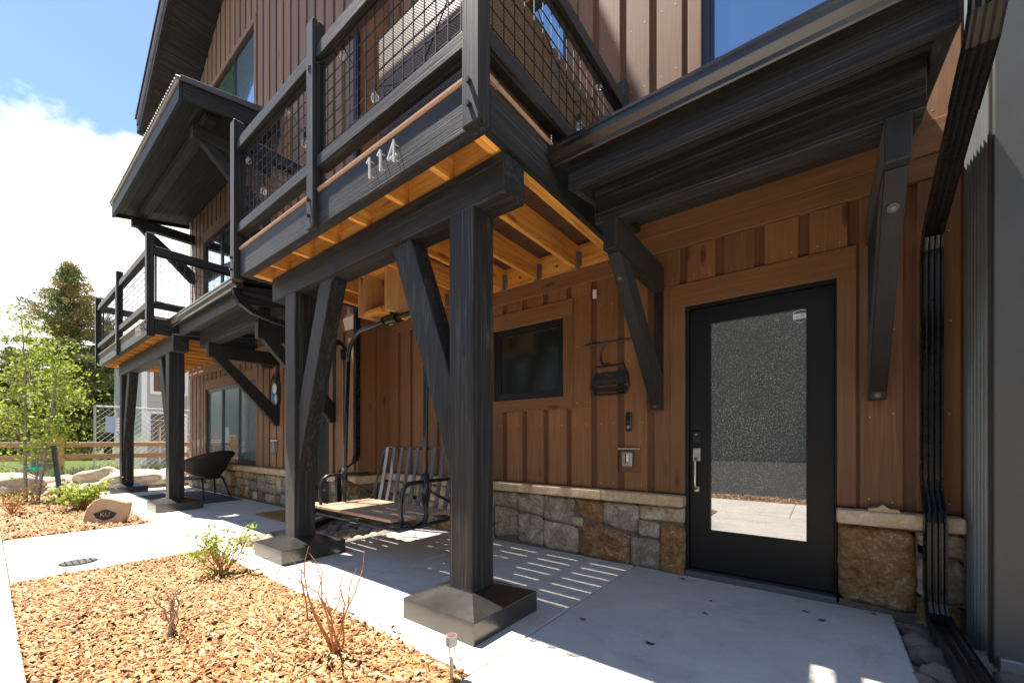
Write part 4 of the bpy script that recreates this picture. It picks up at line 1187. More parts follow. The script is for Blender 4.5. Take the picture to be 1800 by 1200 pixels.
cl = MB(); cl.tube([(-3.47, YT, 2.30), (-3.33, YT, 2.30)], 0.040, 10); cl.box(-3.44, -3.36, YT - 0.03, YT + 0.03, 2.33, 2.42); cl.tube([(-3.5, YT, 2.30), (-3.48, YT, 2.30)], 0.048, 10); cl.tube([(-3.32, YT, 2.30), (-3.30, YT, 2.30)], 0.048, 10)
cl.build("clamp", blackmetal, sw)

hb = thing("hanger_box", "raw pine plank box fixed under the balcony joists holding the swing", "bracket", (-3.5, -1.0, 2.36))
for x0, x1 in ((-3.78, -3.745), (-3.742, -3.705), (-3.372, -3.335), (-3.332, -3.295)):
    B("plank", pine_z, hb, x0, x1, -1.22 + (0.03 if x0 in (-3.742, -3.372) else 0), -0.84, 2.365 - (0.012 if x0 > -3.34 else 0), 2.985, 0.003)
B("block", pine_x, hb, -3.70, -3.375, -1.20, -1.12, 2.372, 2.412, 0.003)
B("block", pine_x, hb, -3.70, -3.375, -1.10, -1.02, 2.395, 2.44, 0.003)
B("block", pine_x, hb, -3.70, -3.375, -1.19, -0.9, 2.80, 2.84, 0.003)
B("block", pine_x, hb, -3.43, -3.375, -1.24, -0.9, 2.345, 2.385, 0.003)

# ================================================================== SMALL THINGS ON THE WALL
def bar_digit(parent, segs, x0, z0, w, h, mat, yb, yd=0.03, t=0.012):
    for (a, b) in segs:
        p = Vector((x0 + a[0] * w, 0, z0 + a[1] * h)); q = Vector((x0 + b[0] * w, 0, z0 + b[1] * h))
        d = (q - p).normalized(); nn = Vector((-d.z, 0, d.x)) * (t / 2)
        yield [(v.x, v.z) for v in (p - nn, q - nn, q + nn, p + nn)]
SEG = {'1': [((0.5, 0), (0.5, 1)), ((0.5, 1), (0.1, 0.82))], '4': [((0.75, 0), (0.75, 1)), ((0.75, 1), (0, 0.30)), ((0, 0.30), (1.05, 0.30))], '5': [((0.9, 1), (0.1, 1)), ((0.1, 1), (0.1, 0.56)), ((0.1, 0.56), (0.85, 0.56)), ((0.85, 0.56), (0.85, 0.05)), ((0.85, 0.05), (0.1, 0.0))]}
def number(label, txt, x0, z0, w, h, step, yb):
    t = thing("house_number", label, "house number", (x0 + step, yb, z0))
    for i, ch in enumerate(txt):
        m = MB()
        for k, poly in enumerate(bar_digit(t, SEG[ch], x0 + i * step, z0, w, h, ivory, yb)):
            m.prism(poly, 'y', yb - 0.040 + 0.0015 * k, yb - 0.028 + 0.0015 * k)
        xm = x0 + i * step + w * (0.5 if ch == '1' else 0.75)
        for zz in (z0 + 0.02, z0 + h - 0.02):
            m.tube([(xm, yb - 0.03, zz), (xm, yb, zz)], 0.003, 6)
        m.build("digit", ivory, t)
number("ivory metal house number 114 standing off the black balcony rim", "114", -2.40, 2.815, 0.085, 0.135, 0.118, -1.98)
number("small ivory house number on the left balcony's black rim", "115", -9.10, 2.83, 0.085, 0.135, 0.118, -1.98)

# chairlift wall sign
sg = thing("chairlift_sign", "small black cut-metal chairlift silhouette sign on the brown wall", "sign", (-1.57, -0.03, 1.5))
ysg = -0.032
MB().tube([(-1.83, ysg, 2.012), (-1.36, ysg, 2.012)], 0.009, 6).build("cable_bar", blackmetal, sg)
MB().tube([(-1.615, ysg, 2.0), (-1.66, ysg, 1.93), (-1.665, ysg, 1.86), (-1.65, ysg, 1.82), (-1.60, ysg, 1.81), (-1.57, ysg, 1.815)], 0.009, 6).build("hanger_arm", blackmetal, sg)
fr_ = [(-1.735, ysg, 1.53), (-1.765, ysg, 1.60), (-1.74, ysg, 1.71), (-1.705, ysg, 1.79), (-1.44, ysg, 1.79), (-1.405, ysg, 1.71), (-1.385, ysg, 1.60), (-1.415, ysg, 1.53), (-1.735, ysg, 1.53)]
MB().tube(fr_, 0.010, 6).build("chair_outline", blackmetal, sg)
MB().box(-1.74, -1.415, ysg - 0.005, ysg + 0.004, 1.615, 1.735).build("name_plate", blackmetal, sg)
for z in (1.588, 1.562):
    B("seat_bar", blackmetal, sg, -1.745, -1.405, ysg - 0.005, ysg + 0.004, z - 0.009, z + 0.009)
text_mb("THE", 0.040, plain("cut_letter", (0.09, 0.045, 0.022), 0.6), "plate_lettering", sg, (-1.577, ysg - 0.006, 1.703), (1, 0, 0), (0, 0, 1), 0.0006)
text_mb("ALPENHAUS", 0.048, bpy.data.materials["cut_letter"], "plate_lettering", sg, (-1.577, ysg - 0.006, 1.652), (1, 0, 0), (0, 0, 1), 0.0006)
bell = B("doorbell", blackmetal, None, -1.414, -1.362, -0.050, -0.020, 1.19, 1.355, 0.006)
tag(bell, "slim black video doorbell on the brown wall below the bracket foot", "doorbell")
MB().disc((-1.388, -0.050, 1.225), 0.016, 'y', -0.004, 16).build("button", grey_m, bell)
MB().disc((-1.388, -0.050, 1.27), 0.006, 'y', -0.003, 10).build("camera_lens", steel, bell)
kb = thing("key_box", "grey key box with pale dial under a steel strip beside the door", "key box", (-1.39, -0.03, 0.9))
B("backing_block", siding, kb, -1.47, -1.285, -0.035, -0.012, 0.825, 1.04, 0.003)
B("cover_strip", steel, kb, -1.485, -1.283, -0.066, -0.036, 1.022, 1.042, 0.003)
B("box_body", grey_m, kb, -1.44, -1.345, -0.085, -0.0355, 0.868, 1.010, 0.012)
B("dial_window", white_m, kb, -1.392, -0.0 - 1.372, -0.0875, -0.084, 0.92, 0.985, 0.001)
B("dial_slot", blackmetal, kb, -1.404, -1.393, -0.0875, -0.084, 0.905, 0.99, 0.001)
sens = MB().tube([(-1.715, -0.045, 2.445), (-1.715, -0.045, 2.52)], 0.020, 14).build("motion_sensor", white_m, None, 0, False)
tag(sens, "small white cylindrical sensor high on the brown wall by the bracket", "sensor")
lamp2 = thing("outlet_box", "small grey outlet box with pale cover on the left house wall", "outlet", (-7.45, -0.5, 1.0))
B("box_body", grey_m, lamp2, -7.53, -7.40, YL - 0.09, YL - 0.022, 0.90, 1.09, 0.01); B("cover", white_m, lamp2, -7.56, -7.38, YL - 0.07, YL - 0.03, 1.10, 1.12, 0.002)
wl = MB().disc((-7.5, -0.62, 2.34), 0.09, 'z', 0.05, 16).build("wall_lamp", blackmetal, None); tag(wl, "small round black lamp under the left canopy's bracket beam", "lamp")
# oval wall ornament
orn = thing("wall_ornament", "oval wrought-iron wall ornament with white and blue pieces on the left house", "ornament", (-7.45, -0.52, 1.6))
oc = (-7.45, YL - 0.045, 1.93)
MB().tube([(oc[0] + 0.20 * math.cos(a), oc[1], oc[2] + 0.33 * math.sin(a)) for a in np.linspace(0, 2 * PI, 29)], 0.010, 6).build("oval_rim", blackmetal, orn)
sc_ = MB()
for k in range(3):
    sc_.tube([(oc[0] - 0.1 + 0.1 * k + 0.045 * math.cos(a) * (1 - a / 12), oc[1], oc[2] + 0.24 + 0.045 * math.sin(a) * (1 - a / 12)) for a in np.linspace(0, 9, 16)], 0.006, 5)
sc_.tube([(oc[0], oc[1], oc[2] + 0.2), (oc[0] + 0.12, oc[1], oc[2] - 0.1), (oc[0] + 0.05, oc[1], oc[2] - 0.30)], 0.008, 5)
sc_.build("scrollwork", blackmetal, orn)
def blob(c, rx, ry, rz, seed, amp=0.1, sub=2):
    bm = bmesh.new(); bmesh.ops.create_icosphere(bm, subdivisions=sub, radius=1)
    m = MB(); idx = {}
    for i, v in enumerate(bm.verts):
        n = 1 + amp * mnoise.noise(v.co * 1.7 + Vector((seed, seed * 1.3, 0)))
        idx[v] = i
        m.v.append((c[0] + v.co.x * rx * n, c[1] + v.co.y * ry * n, c[2] + v.co.z * rz * n))
    m.f = [tuple(idx[v] for v in f.verts) for f in bm.faces]
    bm.free()
    return m
blob((oc[0] + 0.0, oc[1] - 0.01, oc[2] + 0.07), 0.075, 0.02, 0.10, 3, 0.3).build("white_piece", white_m, orn, 0, True)
blob((oc[0] - 0.05, oc[1] - 0.01, oc[2] - 0.08), 0.07, 0.02, 0.09, 5, 0.4).build("blue_piece", plain("glaze_blue", (0.05, 0.28, 0.60), 0.3), orn, 0, True)
blob((oc[0] + 0.06, oc[1] - 0.012, oc[2] - 0.12), 0.03, 0.02, 0.09, 6, 0.3).build("white_piece", white_m, orn, 0, True)
ws = MB().prism([(0.22, 0.655), (0.37, 0.655), (0.365, 0.672), (0.32, 0.675), (0.29, 0.70), (0.262, 0.677), (0.22, 0.669)], 'y', -0.105, -0.06).build("wood_scrap", stone_cap); tag(ws, "small pale chip lying on the stone cap right of the door", "chip")

# ================================================================== STRING LIGHTS
sl_ = thing("string_lights", "string of clear glass bulbs on black cord along the nearest balcony rail", "string lights", (-3.0, -1.93, 3.9))
cord_pts = [(-4.82, -2.03, 3.62), (-4.66, -1.93, 3.98), (-4.2, -1.92, 3.62), (-3.72, -1.92, 4.02), (-3.42, -1.92, 3.66), (-3.14, -2.03, 3.98), (-2.84, -1.92, 4.03), (-2.43, -1.92, 3.52), (-2.0, -1.9, 3.4), (-1.6, -1.9, 3.9), (-1.47, -1.5, 4.0), (-1.47, -0.9, 3.6), (-1.47, -0.47, 4.06), (-1.47, -0.25, 4.0)]
fine = []
for i in range(len(cord_pts) - 1):
    a, b = Vector(cord_pts[i]), Vector(cord_pts[i + 1])
    for k in range(5):
        f = k / 5; p = a.lerp(b, f); p.z -= 0.07 * math.sin(PI * f) * (b - a).length
        fine.append(p)
MB().tube(fine, 0.004, 5).build("cord", wire_m, sl_)
for (x, y, z) in ((-4.60, -1.925, 3.94), (-4.235, -1.925, 3.50), (-3.713, -1.925, 4.0), (-3.423, -1.925, 3.59), (-2.835, -1.925, 3.98), (-2.431, -1.925, 3.46), (-1.47, -0.47, 4.03), (-1.47, -0.81, 3.50)):
    m = MB(); pr = [(0.0, 0.012), (0.012, 0.016), (0.03, 0.026), (0.048, 0.029), (0.062, 0.024), (0.074, 0.010), (0.078, 0.002)]
    m.tube([(x, y, z + 0.02 - d) for d, _ in pr], [rr for _, rr in pr], 10)
    b_ = m.build("bulb", bulbglass, sl_, 0, True)
    MB().tube([(x, y, z + 0.065), (x, y, z + 0.018)], 0.013, 8).build("bulb_socket", wire_m, b_)

# ================================================================== FURNITURE
so = thing("wicker_sofa", "tan wicker outdoor sofa standing on the nearest balcony behind the wire panels", "sofa", (-2.0, -1.0, 3.05))
for nm, a in (("back_panel", (-2.50, -1.62, -1.86, -1.72, 3.16, 3.94)), ("side_panel", (-1.60, -1.50, -1.86, -1.14, 3.16, 3.90)), ("side_panel", (-1.60, -1.50, -1.12, -0.24, 3.16, 3.88)), ("seat_base", (-2.48, -1.61, -1.71, -0.26, 3.12, 3.45)), ("arm_panel", (-2.50, -2.38, -1.715, -1.0, 3.455, 3.75))):
    B(nm, wicker, so, *a, 0.02)
wc_ = thing("wicker_chair", "dark brown wicker armchair on the left porch facing away from the house", "chair", (-9.6, -1.0, 0))
# shell: a rounded bowl back whose rim slopes down to the arms
cx, cy = -9.42, -1.02
m = MB(); nA, nB = 22, 7
fx = Vector((-0.86, -0.51, 0)).normalized()      # the way the chair faces
sx = Vector((-fx.y, fx.x, 0))
ring = []
AM = 1.95
for j in range(nB + 1):
    v = j / nB
    for i in range(nA + 1):
        a = -AM + 2 * AM * i / nA
        c_ = math.cos(a)                         # 1 at the middle of the back
        top = 0.63 + 0.28 * max(0, (c_ + 0.45) / 1.45) ** 1.2
        bot = 0.40 + 0.19 * (abs(a) / AM) ** 1.6
        z = bot + (top - bot) * v
        rad = 0.27 + (0.13 * v ** 0.8 + 0.10 * v * max(0, c_)) + 0.05 * (abs(a) / AM)
        ring.append(Vector((cx, cy, z)) - fx * (rad * c_) + sx * (rad * 1.08 * math.sin(a)))
vs = list(ring); vs2 = [p + Vector(((cx - p.x) * 0.06, (cy - p.y) * 0.06, 0.0)) for p in ring]
k = nA + 1
fs = [(j * k + i, j * k + i + 1, (j + 1) * k + i + 1, (j + 1) * k + i) for j in range(nB) for i in range(nA)]
o = len(vs)
fs += [tuple(q + o for q in f)[::-1] for f in fs]
top = [nB * k + i for i in range(k)]
fs += [(top[i], top[i + 1], top[i + 1] + o, top[i] + o) for i in range(nA)]
m.add(vs + vs2, fs); m.build("shell", wicker_dark, wc_, 0, True)
MB().tube([ring[nB * k + i] for i in range(k)], 0.017, 6).build("rim", wicker_dark, wc_, 0, True)
MB().tube([(cx, cy, 0.385), (cx, cy, 0.425)], 0.30, 20).build("seat", wicker_dark, wc_)
for e_ in (0, nA):
    q = ring[nB * k + e_]; d_ = (q - Vector((cx, cy, q.z))).normalized()
    MB().tube([(q.x + d_.x * 0.05, q.y + d_.y * 0.05, 0.0), (q.x, q.y, 0.40), (q.x, q.y, q.z)], [0.012, 0.017, 0.017], 7).build("leg", wicker_dark, wc_, 0, True)
for s1 in (-1, 1):
    q = Vector((cx, cy, 0)) - fx * 0.22 + sx * (0.22 * s1); p = Vector((cx, cy, 0)) - fx * 0.34 + sx * (0.30 * s1)
    MB().tube([(p.x, p.y, 0.0), (q.x, q.y, 0.42)], [0.012, 0.018], 7).build("leg", wicker_dark, wc_, 0, True)
rug = B("outdoor_rug", rug_m, None, -10.9, -8.65, -1.72, -0.60, 0.002, 0.010, 0.003); tag(rug, "dark grey outdoor mat under the wicker chair", "rug")
dm = B("doormat", coir, None, -6.75, -5.85, -1.08, -0.52, 0.002, 0.022, 0.006); tag(dm, "brown coir doormat before the left house's entry, partly behind the second post", "doormat")

# ================================================================== ROCKS
def rock_mesh(seed, amp=0.25):
    m = blob((0, 0, 0), 1, 1, 1, seed, amp, 3)
    me = m.mesh("river_rock", 0, True); me.materials.append(rock_m)
    return me
rocks = [rock_mesh(s * 3.1, 0.38) for s in range(6)]
def inside(p, poly):
    c = False; n = len(poly)
    for i in range(n):
        (x1, y1), (x2, y2) = poly[i], poly[(i + 1) % n]
        if (y1 > p[1]) != (y2 > p[1]) and p[0] < (x2 - x1) * (p[1] - y1) / (y2 - y1) + x1: c = not c
    return c
def scatter_rocks(poly, n, r0, r1, z, label, group, first=None, dmin=0.8):
    xs = [p[0] for p in poly]; ys_ = [p[1] for p in poly]
    placed = list(first or [])
    tries = 0
    while len(placed) < n and tries < 6000:
        tries += 1
        p = (rnd.uniform(min(xs), max(xs)), rnd.uniform(min(ys_), max(ys_)))
        rr = rnd.uniform(r0, r1)
        if not inside(p, poly): continue
        if any((p[0] - q[0]) ** 2 + (p[1] - q[1]) ** 2 < (dmin * (rr + q[2])) ** 2 for q in placed): continue
        placed.append((p[0], p[1], rr))
    for (x, y, rr) in placed:
        o = bpy.data.objects.new("river_rock", rnd.choice(rocks)); col.objects.link(o)
        o.location = (x, y, z + rr * 0.35); o.scale = (rr * rnd.uniform(0.95, 1.25), rr * rnd.uniform(0.8, 1.0), rr * rnd.uniform(0.55, 0.75))
        o.rotation_euler = (rnd.uniform(-.25, .25), rnd.uniform(-.25, .25), rnd.uniform(0, 6.28))
        tag(o, label, "rock", group)
scatter_rocks([(0.37, -0.16), (0.65, -0.16), (0.65, -0.58), (1.1, -0.60), (1.1, -1.6), (0.36, -1.6)], 70, 0.05, 0.095, -0.06, "rounded river rock in the strip between patio slab and metal wall", "river rocks by the metal wall",
              [(0.435, -0.20, 0.085), (0.425, -0.42, 0.075), (0.45, -0.56, 0.09), (0.44, -0.76, 0.085), (0.46, -0.94, 0.07)])
scatter_rocks([(-4.18, -0.10), (-4.18, -1.86), (-5.30, -1.86), (-5.30, -0.62), (-4.85, -0.12)], 150, 0.05, 0.085, -0.06, "rounded river rock in the drainage pit below the chairlift swing", "river rocks under the swing")

bould = [(-13.0, -3.20, 0.72, 0.45, 0.30), (-13.55, -2.42, 0.40, 0.36, 0.24), (-13.3, -1.80, 0.55, 0.48, 0.34), (-12.95, -1.05, 0.66, 0.40, 0.30), (-13.6, -0.35, 0.45, 0.4, 0.22), (-12.75, -2.72, 0.26, 0.24, 0.17), (-13.2, -4.1, 0.6, 0.5, 0.32)]
blab = ["long pale boulder behind the young aspen trunks, leftmost of the row", "rounded boulder just right of the wooden fence post", "broad tan boulder left of the far balcony post", "long sunlit boulder between the two far balcony posts", "low boulder hidden partly behind the far post near the house corner", "small pale boulder between aspen trunks and black stake", "boulder at the left picture edge beyond the mulch"]
for i, (x, y, a, b, c) in enumerate(bould):
    m = blob((x, y, c * 0.35), b, a, c, 20 + i * 4.7, 0.55, 4)
    m.v = [(p[0] + 0.03 * mnoise.noise(Vector(p) * 6), p[1], p[2] + 0.035 * mnoise.noise(Vector(p) * 5)) for p in m.v]
    o = m.build("boulder", boulder_m, None, 0, True); tag(o, blab[i], "boulder", "boulders edging the mulch bed")
small = [rock_mesh(s * 5.3 + 40, 0.5) for s in range(3)]
for i in range(60):
    o = bpy.data.objects.new("edge_rock", rnd.choice(small)); col.objects.link(o)
    o.location = (rnd.uniform(-13.9, -12.6), rnd.uniform(-3.8, 0.4), 0.0); s = rnd.uniform(0.05, 0.16)
    o.scale = (s, s * rnd.uniform(.7, 1.2), s * 0.7); o.rotation_euler = (0, 0, rnd.uniform(0, 6))
    tag(o, "small pale rock scattered among the boulders beyond the mulch", "rock", "small rocks among the boulders")

# ================================================================== MULCH CHIPS
def chips(x0, x1, y0, y1, n, name_z=-0.035, lmin=0.02, lmax=0.06, seed=1, poly=None):
    g_ = np.random.default_rng(seed)
    px = g_.uniform(x0, x1, n); py = g_.uniform(y0, y1, n)
    hump = 0.035 * np.sin(px * 2.1 + 1) * np.cos(py * 2.9)
    edge = np.minimum(np.minimum(px - x0, x1 - px), np.minimum(py - y0, y1 - py))
    pz = name_z + 0.012 + g_.uniform(0, 0.028, n) + np.maximum(hump, -0.01) * np.clip(edge / 0.25, 0, 1)
    ln = np.clip(np.exp(g_.normal(math.log((lmin + lmax) * 0.24), 0.50, n)), lmin * 0.3, lmax * 0.75); wd = ln * g_.uniform(0.12, 0.36, n); th = g_.uniform(0.0015, 0.005, n)
    yaw = g_.normal(0.55, 0.55, n); pit = g_.normal(0, 0.38, n); rol = g_.normal(0, 0.7, n)
    cyw, syw = np.cos(yaw), np.sin(yaw)
    U = np.stack([cyw * np.cos(pit), syw * np.cos(pit), np.sin(pit)], 1)
    V = np.stack([-syw, cyw, np.sin(rol)], 1); V /= np.linalg.norm(V, axis=1)[:, None]
    W = np.cross(U, V); W /= np.linalg.norm(W, axis=1)[:, None]
    P = np.stack([px, py, pz], 1)
    corners = [(-1, -.6, -1), (1, -1, -1), (.8, 1, -1), (-.9, .8, -1), (-1, -.6, 1), (1, -1, 1), (.8, 1, 1), (-.9, .8, 1)]
    vs = np.stack([P + U * (ln * a)[:, None] + V * (wd * b)[:, None] + W * (th * c)[:, None] for a, b, c in corners], 1).reshape(-1, 3)
    fq = np.array([(4, 5, 6, 7), (0, 1, 5, 4), (1, 2, 6, 5), (2, 3, 7, 6), (3, 0, 4, 7)])
    fs = (np.arange(n)[:, None, None] * 8 + fq[None]).reshape(-1, 4)
    me = bpy.data.meshes.new("wood_chips")
    me.vertices.add(len(vs)); me.vertices.foreach_set("co", vs.ravel())
    me.loops.add(fs.size); me.loops.foreach_set("vertex_index", fs.ravel())
    me.polygons.add(len(fs)); me.polygons.foreach_set("loop_start", np.arange(0, fs.size, 4)); me.polygons.foreach_set("loop_total", np.full(len(fs), 4))
    me.update(calc_edges=True)
    at = me.attributes.new("tint", 'FLOAT', 'FACE')
    at.data.foreach_set("value", np.repeat(np.clip(g_.beta(1.7, 1.6, n), 0, 1), 5).astype(np.float32))
    me.materials.append(chip_m)
    o = bpy.data.objects.new("wood_chips", me); col.objects.link(o); o["kind"] = "stuff"
    return o
tag(chips(-4.97, -1.345, -3.42, -2.165, 78000, seed=2, lmin=0.010, lmax=0.055), "orange tan wood chip mulch in the bed before the nearest balcony", "mulch")
tag(chips(-12.6, -7.22, -3.42, -2.19, 32000, seed=3, lmin=0.02, lmax=0.085), "orange tan wood chip mulch round the aspen and carved stone", "mulch")
tag(chips(-5, 3, -5.68, -5.03, 6000, seed=4, lmin=0.03, lmax=0.08), "wood chip mulch across the sidewalk seen in the door's reflection", "mulch")

tag(chips(-4.2, -1.40, -2.22, -2.06, 60, 0.0, 0.008, 0.03, 14), "few stray wood chips scattered on the concrete edge by the nearest posts", "mulch")
tag(chips(-6.9, -5.1, -3.40, -2.3, 40, 0.0, 0.008, 0.025, 15), "few stray wood chips scattered on the pale path", "mulch")
# stray leaves and bits on the patio
for i, (x, y) in enumerate(((-0.10, -0.32), (-0.02, -0.42), (-0.62, -0.50), (-1.18, -1.30), (0.25, -0.10), (-0.60, -0.75), (-0.9, -0.15), (-0.75, -1.35))):
    m = MB(); a = rnd.uniform(0, 6); s = rnd.uniform(0.010, 0.022)
    m.add([(x + s * math.cos(a + k) * (1.5 if k % 2 else 0.7), y + s * math.sin(a + k) * 0.8, 0.003 + 0.006 * (i % 2) * (k % 2)) for k in (0, 1.2, 2.4, 3.5, 4.8)] + [(x, y, 0.012)], [(0, 1, 5), (1, 2, 5), (2, 3, 5), (3, 4, 5), (4, 0, 5)])
    o = m.build("dry_leaf", plain("dry_leaf_%d" % i, (0.14, 0.055, 0.02) if i % 2 == 0 else (0.06, 0.045, 0.03), 0.8)); tag(o, "tiny brown dry leaf bit lying on the shaded patio slab", "leaf", "leaf bits on the patio")

# ================================================================== GARDEN
def leaf_cloud(centres, n, size, mat, name, parent, jitter, seed, droop=0.0, aspect=0.8, tint_fn=None):
    """many small leaf quads spread about the given centres"""
    g_ = np.random.default_rng(seed)
    C = np.array(centres, dtype=float)
    idx = g_.integers(0, len(C), n)
    P = C[idx] + g_.normal(0, 1, (n, 3)) * np.array(jitter)
    nn = g_.normal(0, 1, (n, 3)); nn[:, 2] = np.abs(nn[:, 2]) + droop; nn /= np.linalg.norm(nn, axis=1)[:, None]
    t = g_.normal(0, 1, (n, 3)); u = np.cross(nn, t); u /= np.linalg.norm(u, axis=1)[:, None]; v = np.cross(nn, u)
    s = size * g_.uniform(0.6, 1.25, n)
    vs = np.stack([P - u * s[:, None], P + v * (s * aspect)[:, None] * 0.7, P + u * s[:, None], P - v * (s * aspect)[:, None] * 0.7], 1).reshape(-1, 3)
    fs = np.arange(n * 4).reshape(-1, 4)
    me = bpy.data.meshes.new(name)
    me.from_pydata(vs.tolist(), [], fs.tolist())
    tint = g_.uniform(0, 1, n) if tint_fn is None else tint_fn(P, g_)
    at = me.attributes.new("tint", 'FLOAT', 'FACE'); at.data.foreach_set("value", np.clip(tint, 0, 1).astype(np.float32))
    me.materials.append(mat)
    o = bpy.data.objects.new(name, me); col.objects.link(o); attach(o, parent)
    return o

def twigs(base, n, h, spread, r, seed, kink=0.05, fork=2):
    g2 = random.Random(seed); m = MB(); tips = []
    for i in range(n):
        a = g2.uniform(0, 2 * PI); hh = h * g2.uniform(0.55, 1.0); sp = spread * g2.uniform(0.3, 1.0)
        p0 = Vector((base[0] + g2.uniform(-.03, .03), base[1] + g2.uniform(-.03, .03), base[2]))
        d = Vector((math.cos(a) * sp, math.sin(a) * sp, hh))
        pts = [p0 + d * f + Vector((g2.uniform(-kink, kink), g2.uniform(-kink, kink), 0)) * f * (1 if 0 < f else 0) for f in (0, .2, .4, .6, .8, 1)]
        m.tube(pts, [r, r * .9, r * .75, r * .6, r * .5, r * .3], 5)
        tips += [pts[3], pts[4], pts[5]]
        for k in range(fork):
            q = pts[g2.choice((2, 3, 4))]
            e = q + Vector((g2.uniform(-1, 1) * sp * .5, g2.uniform(-1, 1) * sp * .5, hh * g2.uniform(.15, .35)))
            mid = q.lerp(e, 0.5) + Vector((g2.uniform(-kink, kink), g2.uniform(-kink, kink), 0)) * .5
            m.tube([q, mid, e], [r * .55, r * .45, r * .25], 4); tips += [e, mid]
    return m, tips

def shrub(label, base, n, h, spread, seed, leaves, size, jitter=(0.02, 0.02, 0.02), mat=twig, r=0.006, lowleaf=False, fork=2):
    s = thing("shrub", label, "shrub", base)
    m, tips = twigs(base, n, h, spread, r, seed, 0.035, fork)
    m.build("stems", mat, s)
    if leaves:
        c = [tuple(t) for t in tips]
        if lowleaf:
            c += [(base[0] + rnd.uniform(-.1, .1), base[1] + rnd.uniform(-.1, .1), base[2] + rnd.uniform(.02, .1)) for _ in range(8)]
        leaf_cloud(c, leaves, size, leaf_shrub, "foliage", s, jitter, seed, 0.3)
    return s
shrub("leafy green shrub with bare upper twigs at the mulch corner before the second post", (-3.95, -2.36, -0.02), 14, 0.40, 0.20, 5, 420, 0.021, (0.03, 0.03, 0.025), twig, 0.006, True)
shrub("low cluster of bare grey twigs in the middle of the mulch bed", (-2.95, -2.90, -0.02), 8, 0.27, 0.13, 8, 0, 0, mat=twiggrey, r=0.0062, fork=1)
sp3 = shrub("tall bare reddish twigs at the mulch edge before the nearest post", (-2.02, -2.43, -0.02), 9, 0.62, 0.24, 21, 0, 0, mat=twig, r=0.0058, fork=1)
shrub("bright green low shrub behind the carved stone", (-9.4, -2.62, -0.02), 22, 0.44, 0.34, 31, 900, 0.035, (0.06, 0.06, 0.03), twig, 0.008, True)
shrub("bare brown shrub at the far left edge of the mulch", (-9.6, -3.32, -0.02), 14, 0.42, 0.30, 33, 80, 0.02, (0.03, 0.03, 0.03), twig, 0.008)
# separate long twigs
for i, pts in enumerate(([(-2.42, -2.38, -0.02), (-2.47, -2.37, 0.13), (-2.51, -2.38, 0.26), (-2.55, -2.36, 0.34)], [(-1.93, -2.52, 0.0), (-2.05, -2.50, 0.012), (-2.25, -2.55, 0.03)])):
    m = MB().tube(pts, [0.006, 0.005, 0.004, 0.002][:len(pts)], 5); o = m.build("twig", twig); tag(o, ["single thin twig standing in the mulch left of the reddish twigs", "broken twig lying on the mulch below the reddish twigs"][i], "twig")

# young aspen with several stems
asp = thing("young_aspen", "young multi-stemmed aspen with yellow-green leaves in the far mulch bed", "tree", (-11.55, -3.02, 0))
g3 = random.Random(4)
st = MB(); cent = []
for (bx, by, tx, ty, h, r0) in ((-11.6, -3.06, -11.65, -3.16, 3.5, 0.030), (-11.45, -2.93, -11.2, -2.72, 3.0, 0.028), (-11.8, -2.98, -11.9, -2.7, 2.7, 0.022)):
    pts = []; n = 9
    for i in range(n + 1):
        f = i / n
        pts.append((bx + (tx - bx) * f + 0.03 * math.sin(5 * f + bx), by + (ty - by) * f + 0.03 * math.cos(4 * f + by), -0.03 + h * f))
    st.tube(pts, [r0 * (1 - 0.8 * i / n) for i in range(n + 1)], 7)
    for k in range(26):
        f = 0.16 + 0.80 * k / 26; i = int(f * n); p = Vector(pts[i]).lerp(Vector(pts[min(i + 1, n)]), f * n - i)
        a = g3.uniform(0, 2 * PI); ln = (0.75 * (1 - f) + 0.22) * g3.uniform(0.7, 1.15)
        q = p + Vector((math.cos(a) * ln * 0.8, math.sin(a) * ln * 0.8, ln * g3.uniform(0.35, 0.8)))
        mid = p.lerp(q, 0.5) + Vector((0, 0, 0.03))
        st.tube([p, mid, q], [r0 * (0.42 - 0.25 * f), r0 * 0.25, r0 * 0.1], 5)
        if f > 0.24 or k % 3 == 0:
            for w in (0.35, 0.55, 0.7, 0.85, 1.0, 1.08): cent.append(tuple(p.lerp(q, w)))
st.build("stems", barkpale, asp, 0, True)
leaf_cloud(cent, 3500, 0.035, leaf_aspen, "crown", asp, (0.11, 0.11, 0.10), 11, 0.2)
tp = MB(); tp.tube([(-11.63, -3.10, 0.58), (-11.55, -3.07, 0.60), (-11.46, -2.96, 0.62), (-11.43, -2.89, 0.61), (-11.5, -2.92, 0.585), (-11.6, -3.03, 0.57)], 0.022, 5)
o = tp.build("tree_tie", teal); tag(o, "teal plastic tie round the aspen stems", "tie")
stake = MB().tube([(-10.72, -2.72, -0.03), (-10.85, -2.80, 1.02)], 0.035, 6).build("stake", blackmetal); tag(stake, "slim black stake leaning in the mulch right of the aspen", "stake")

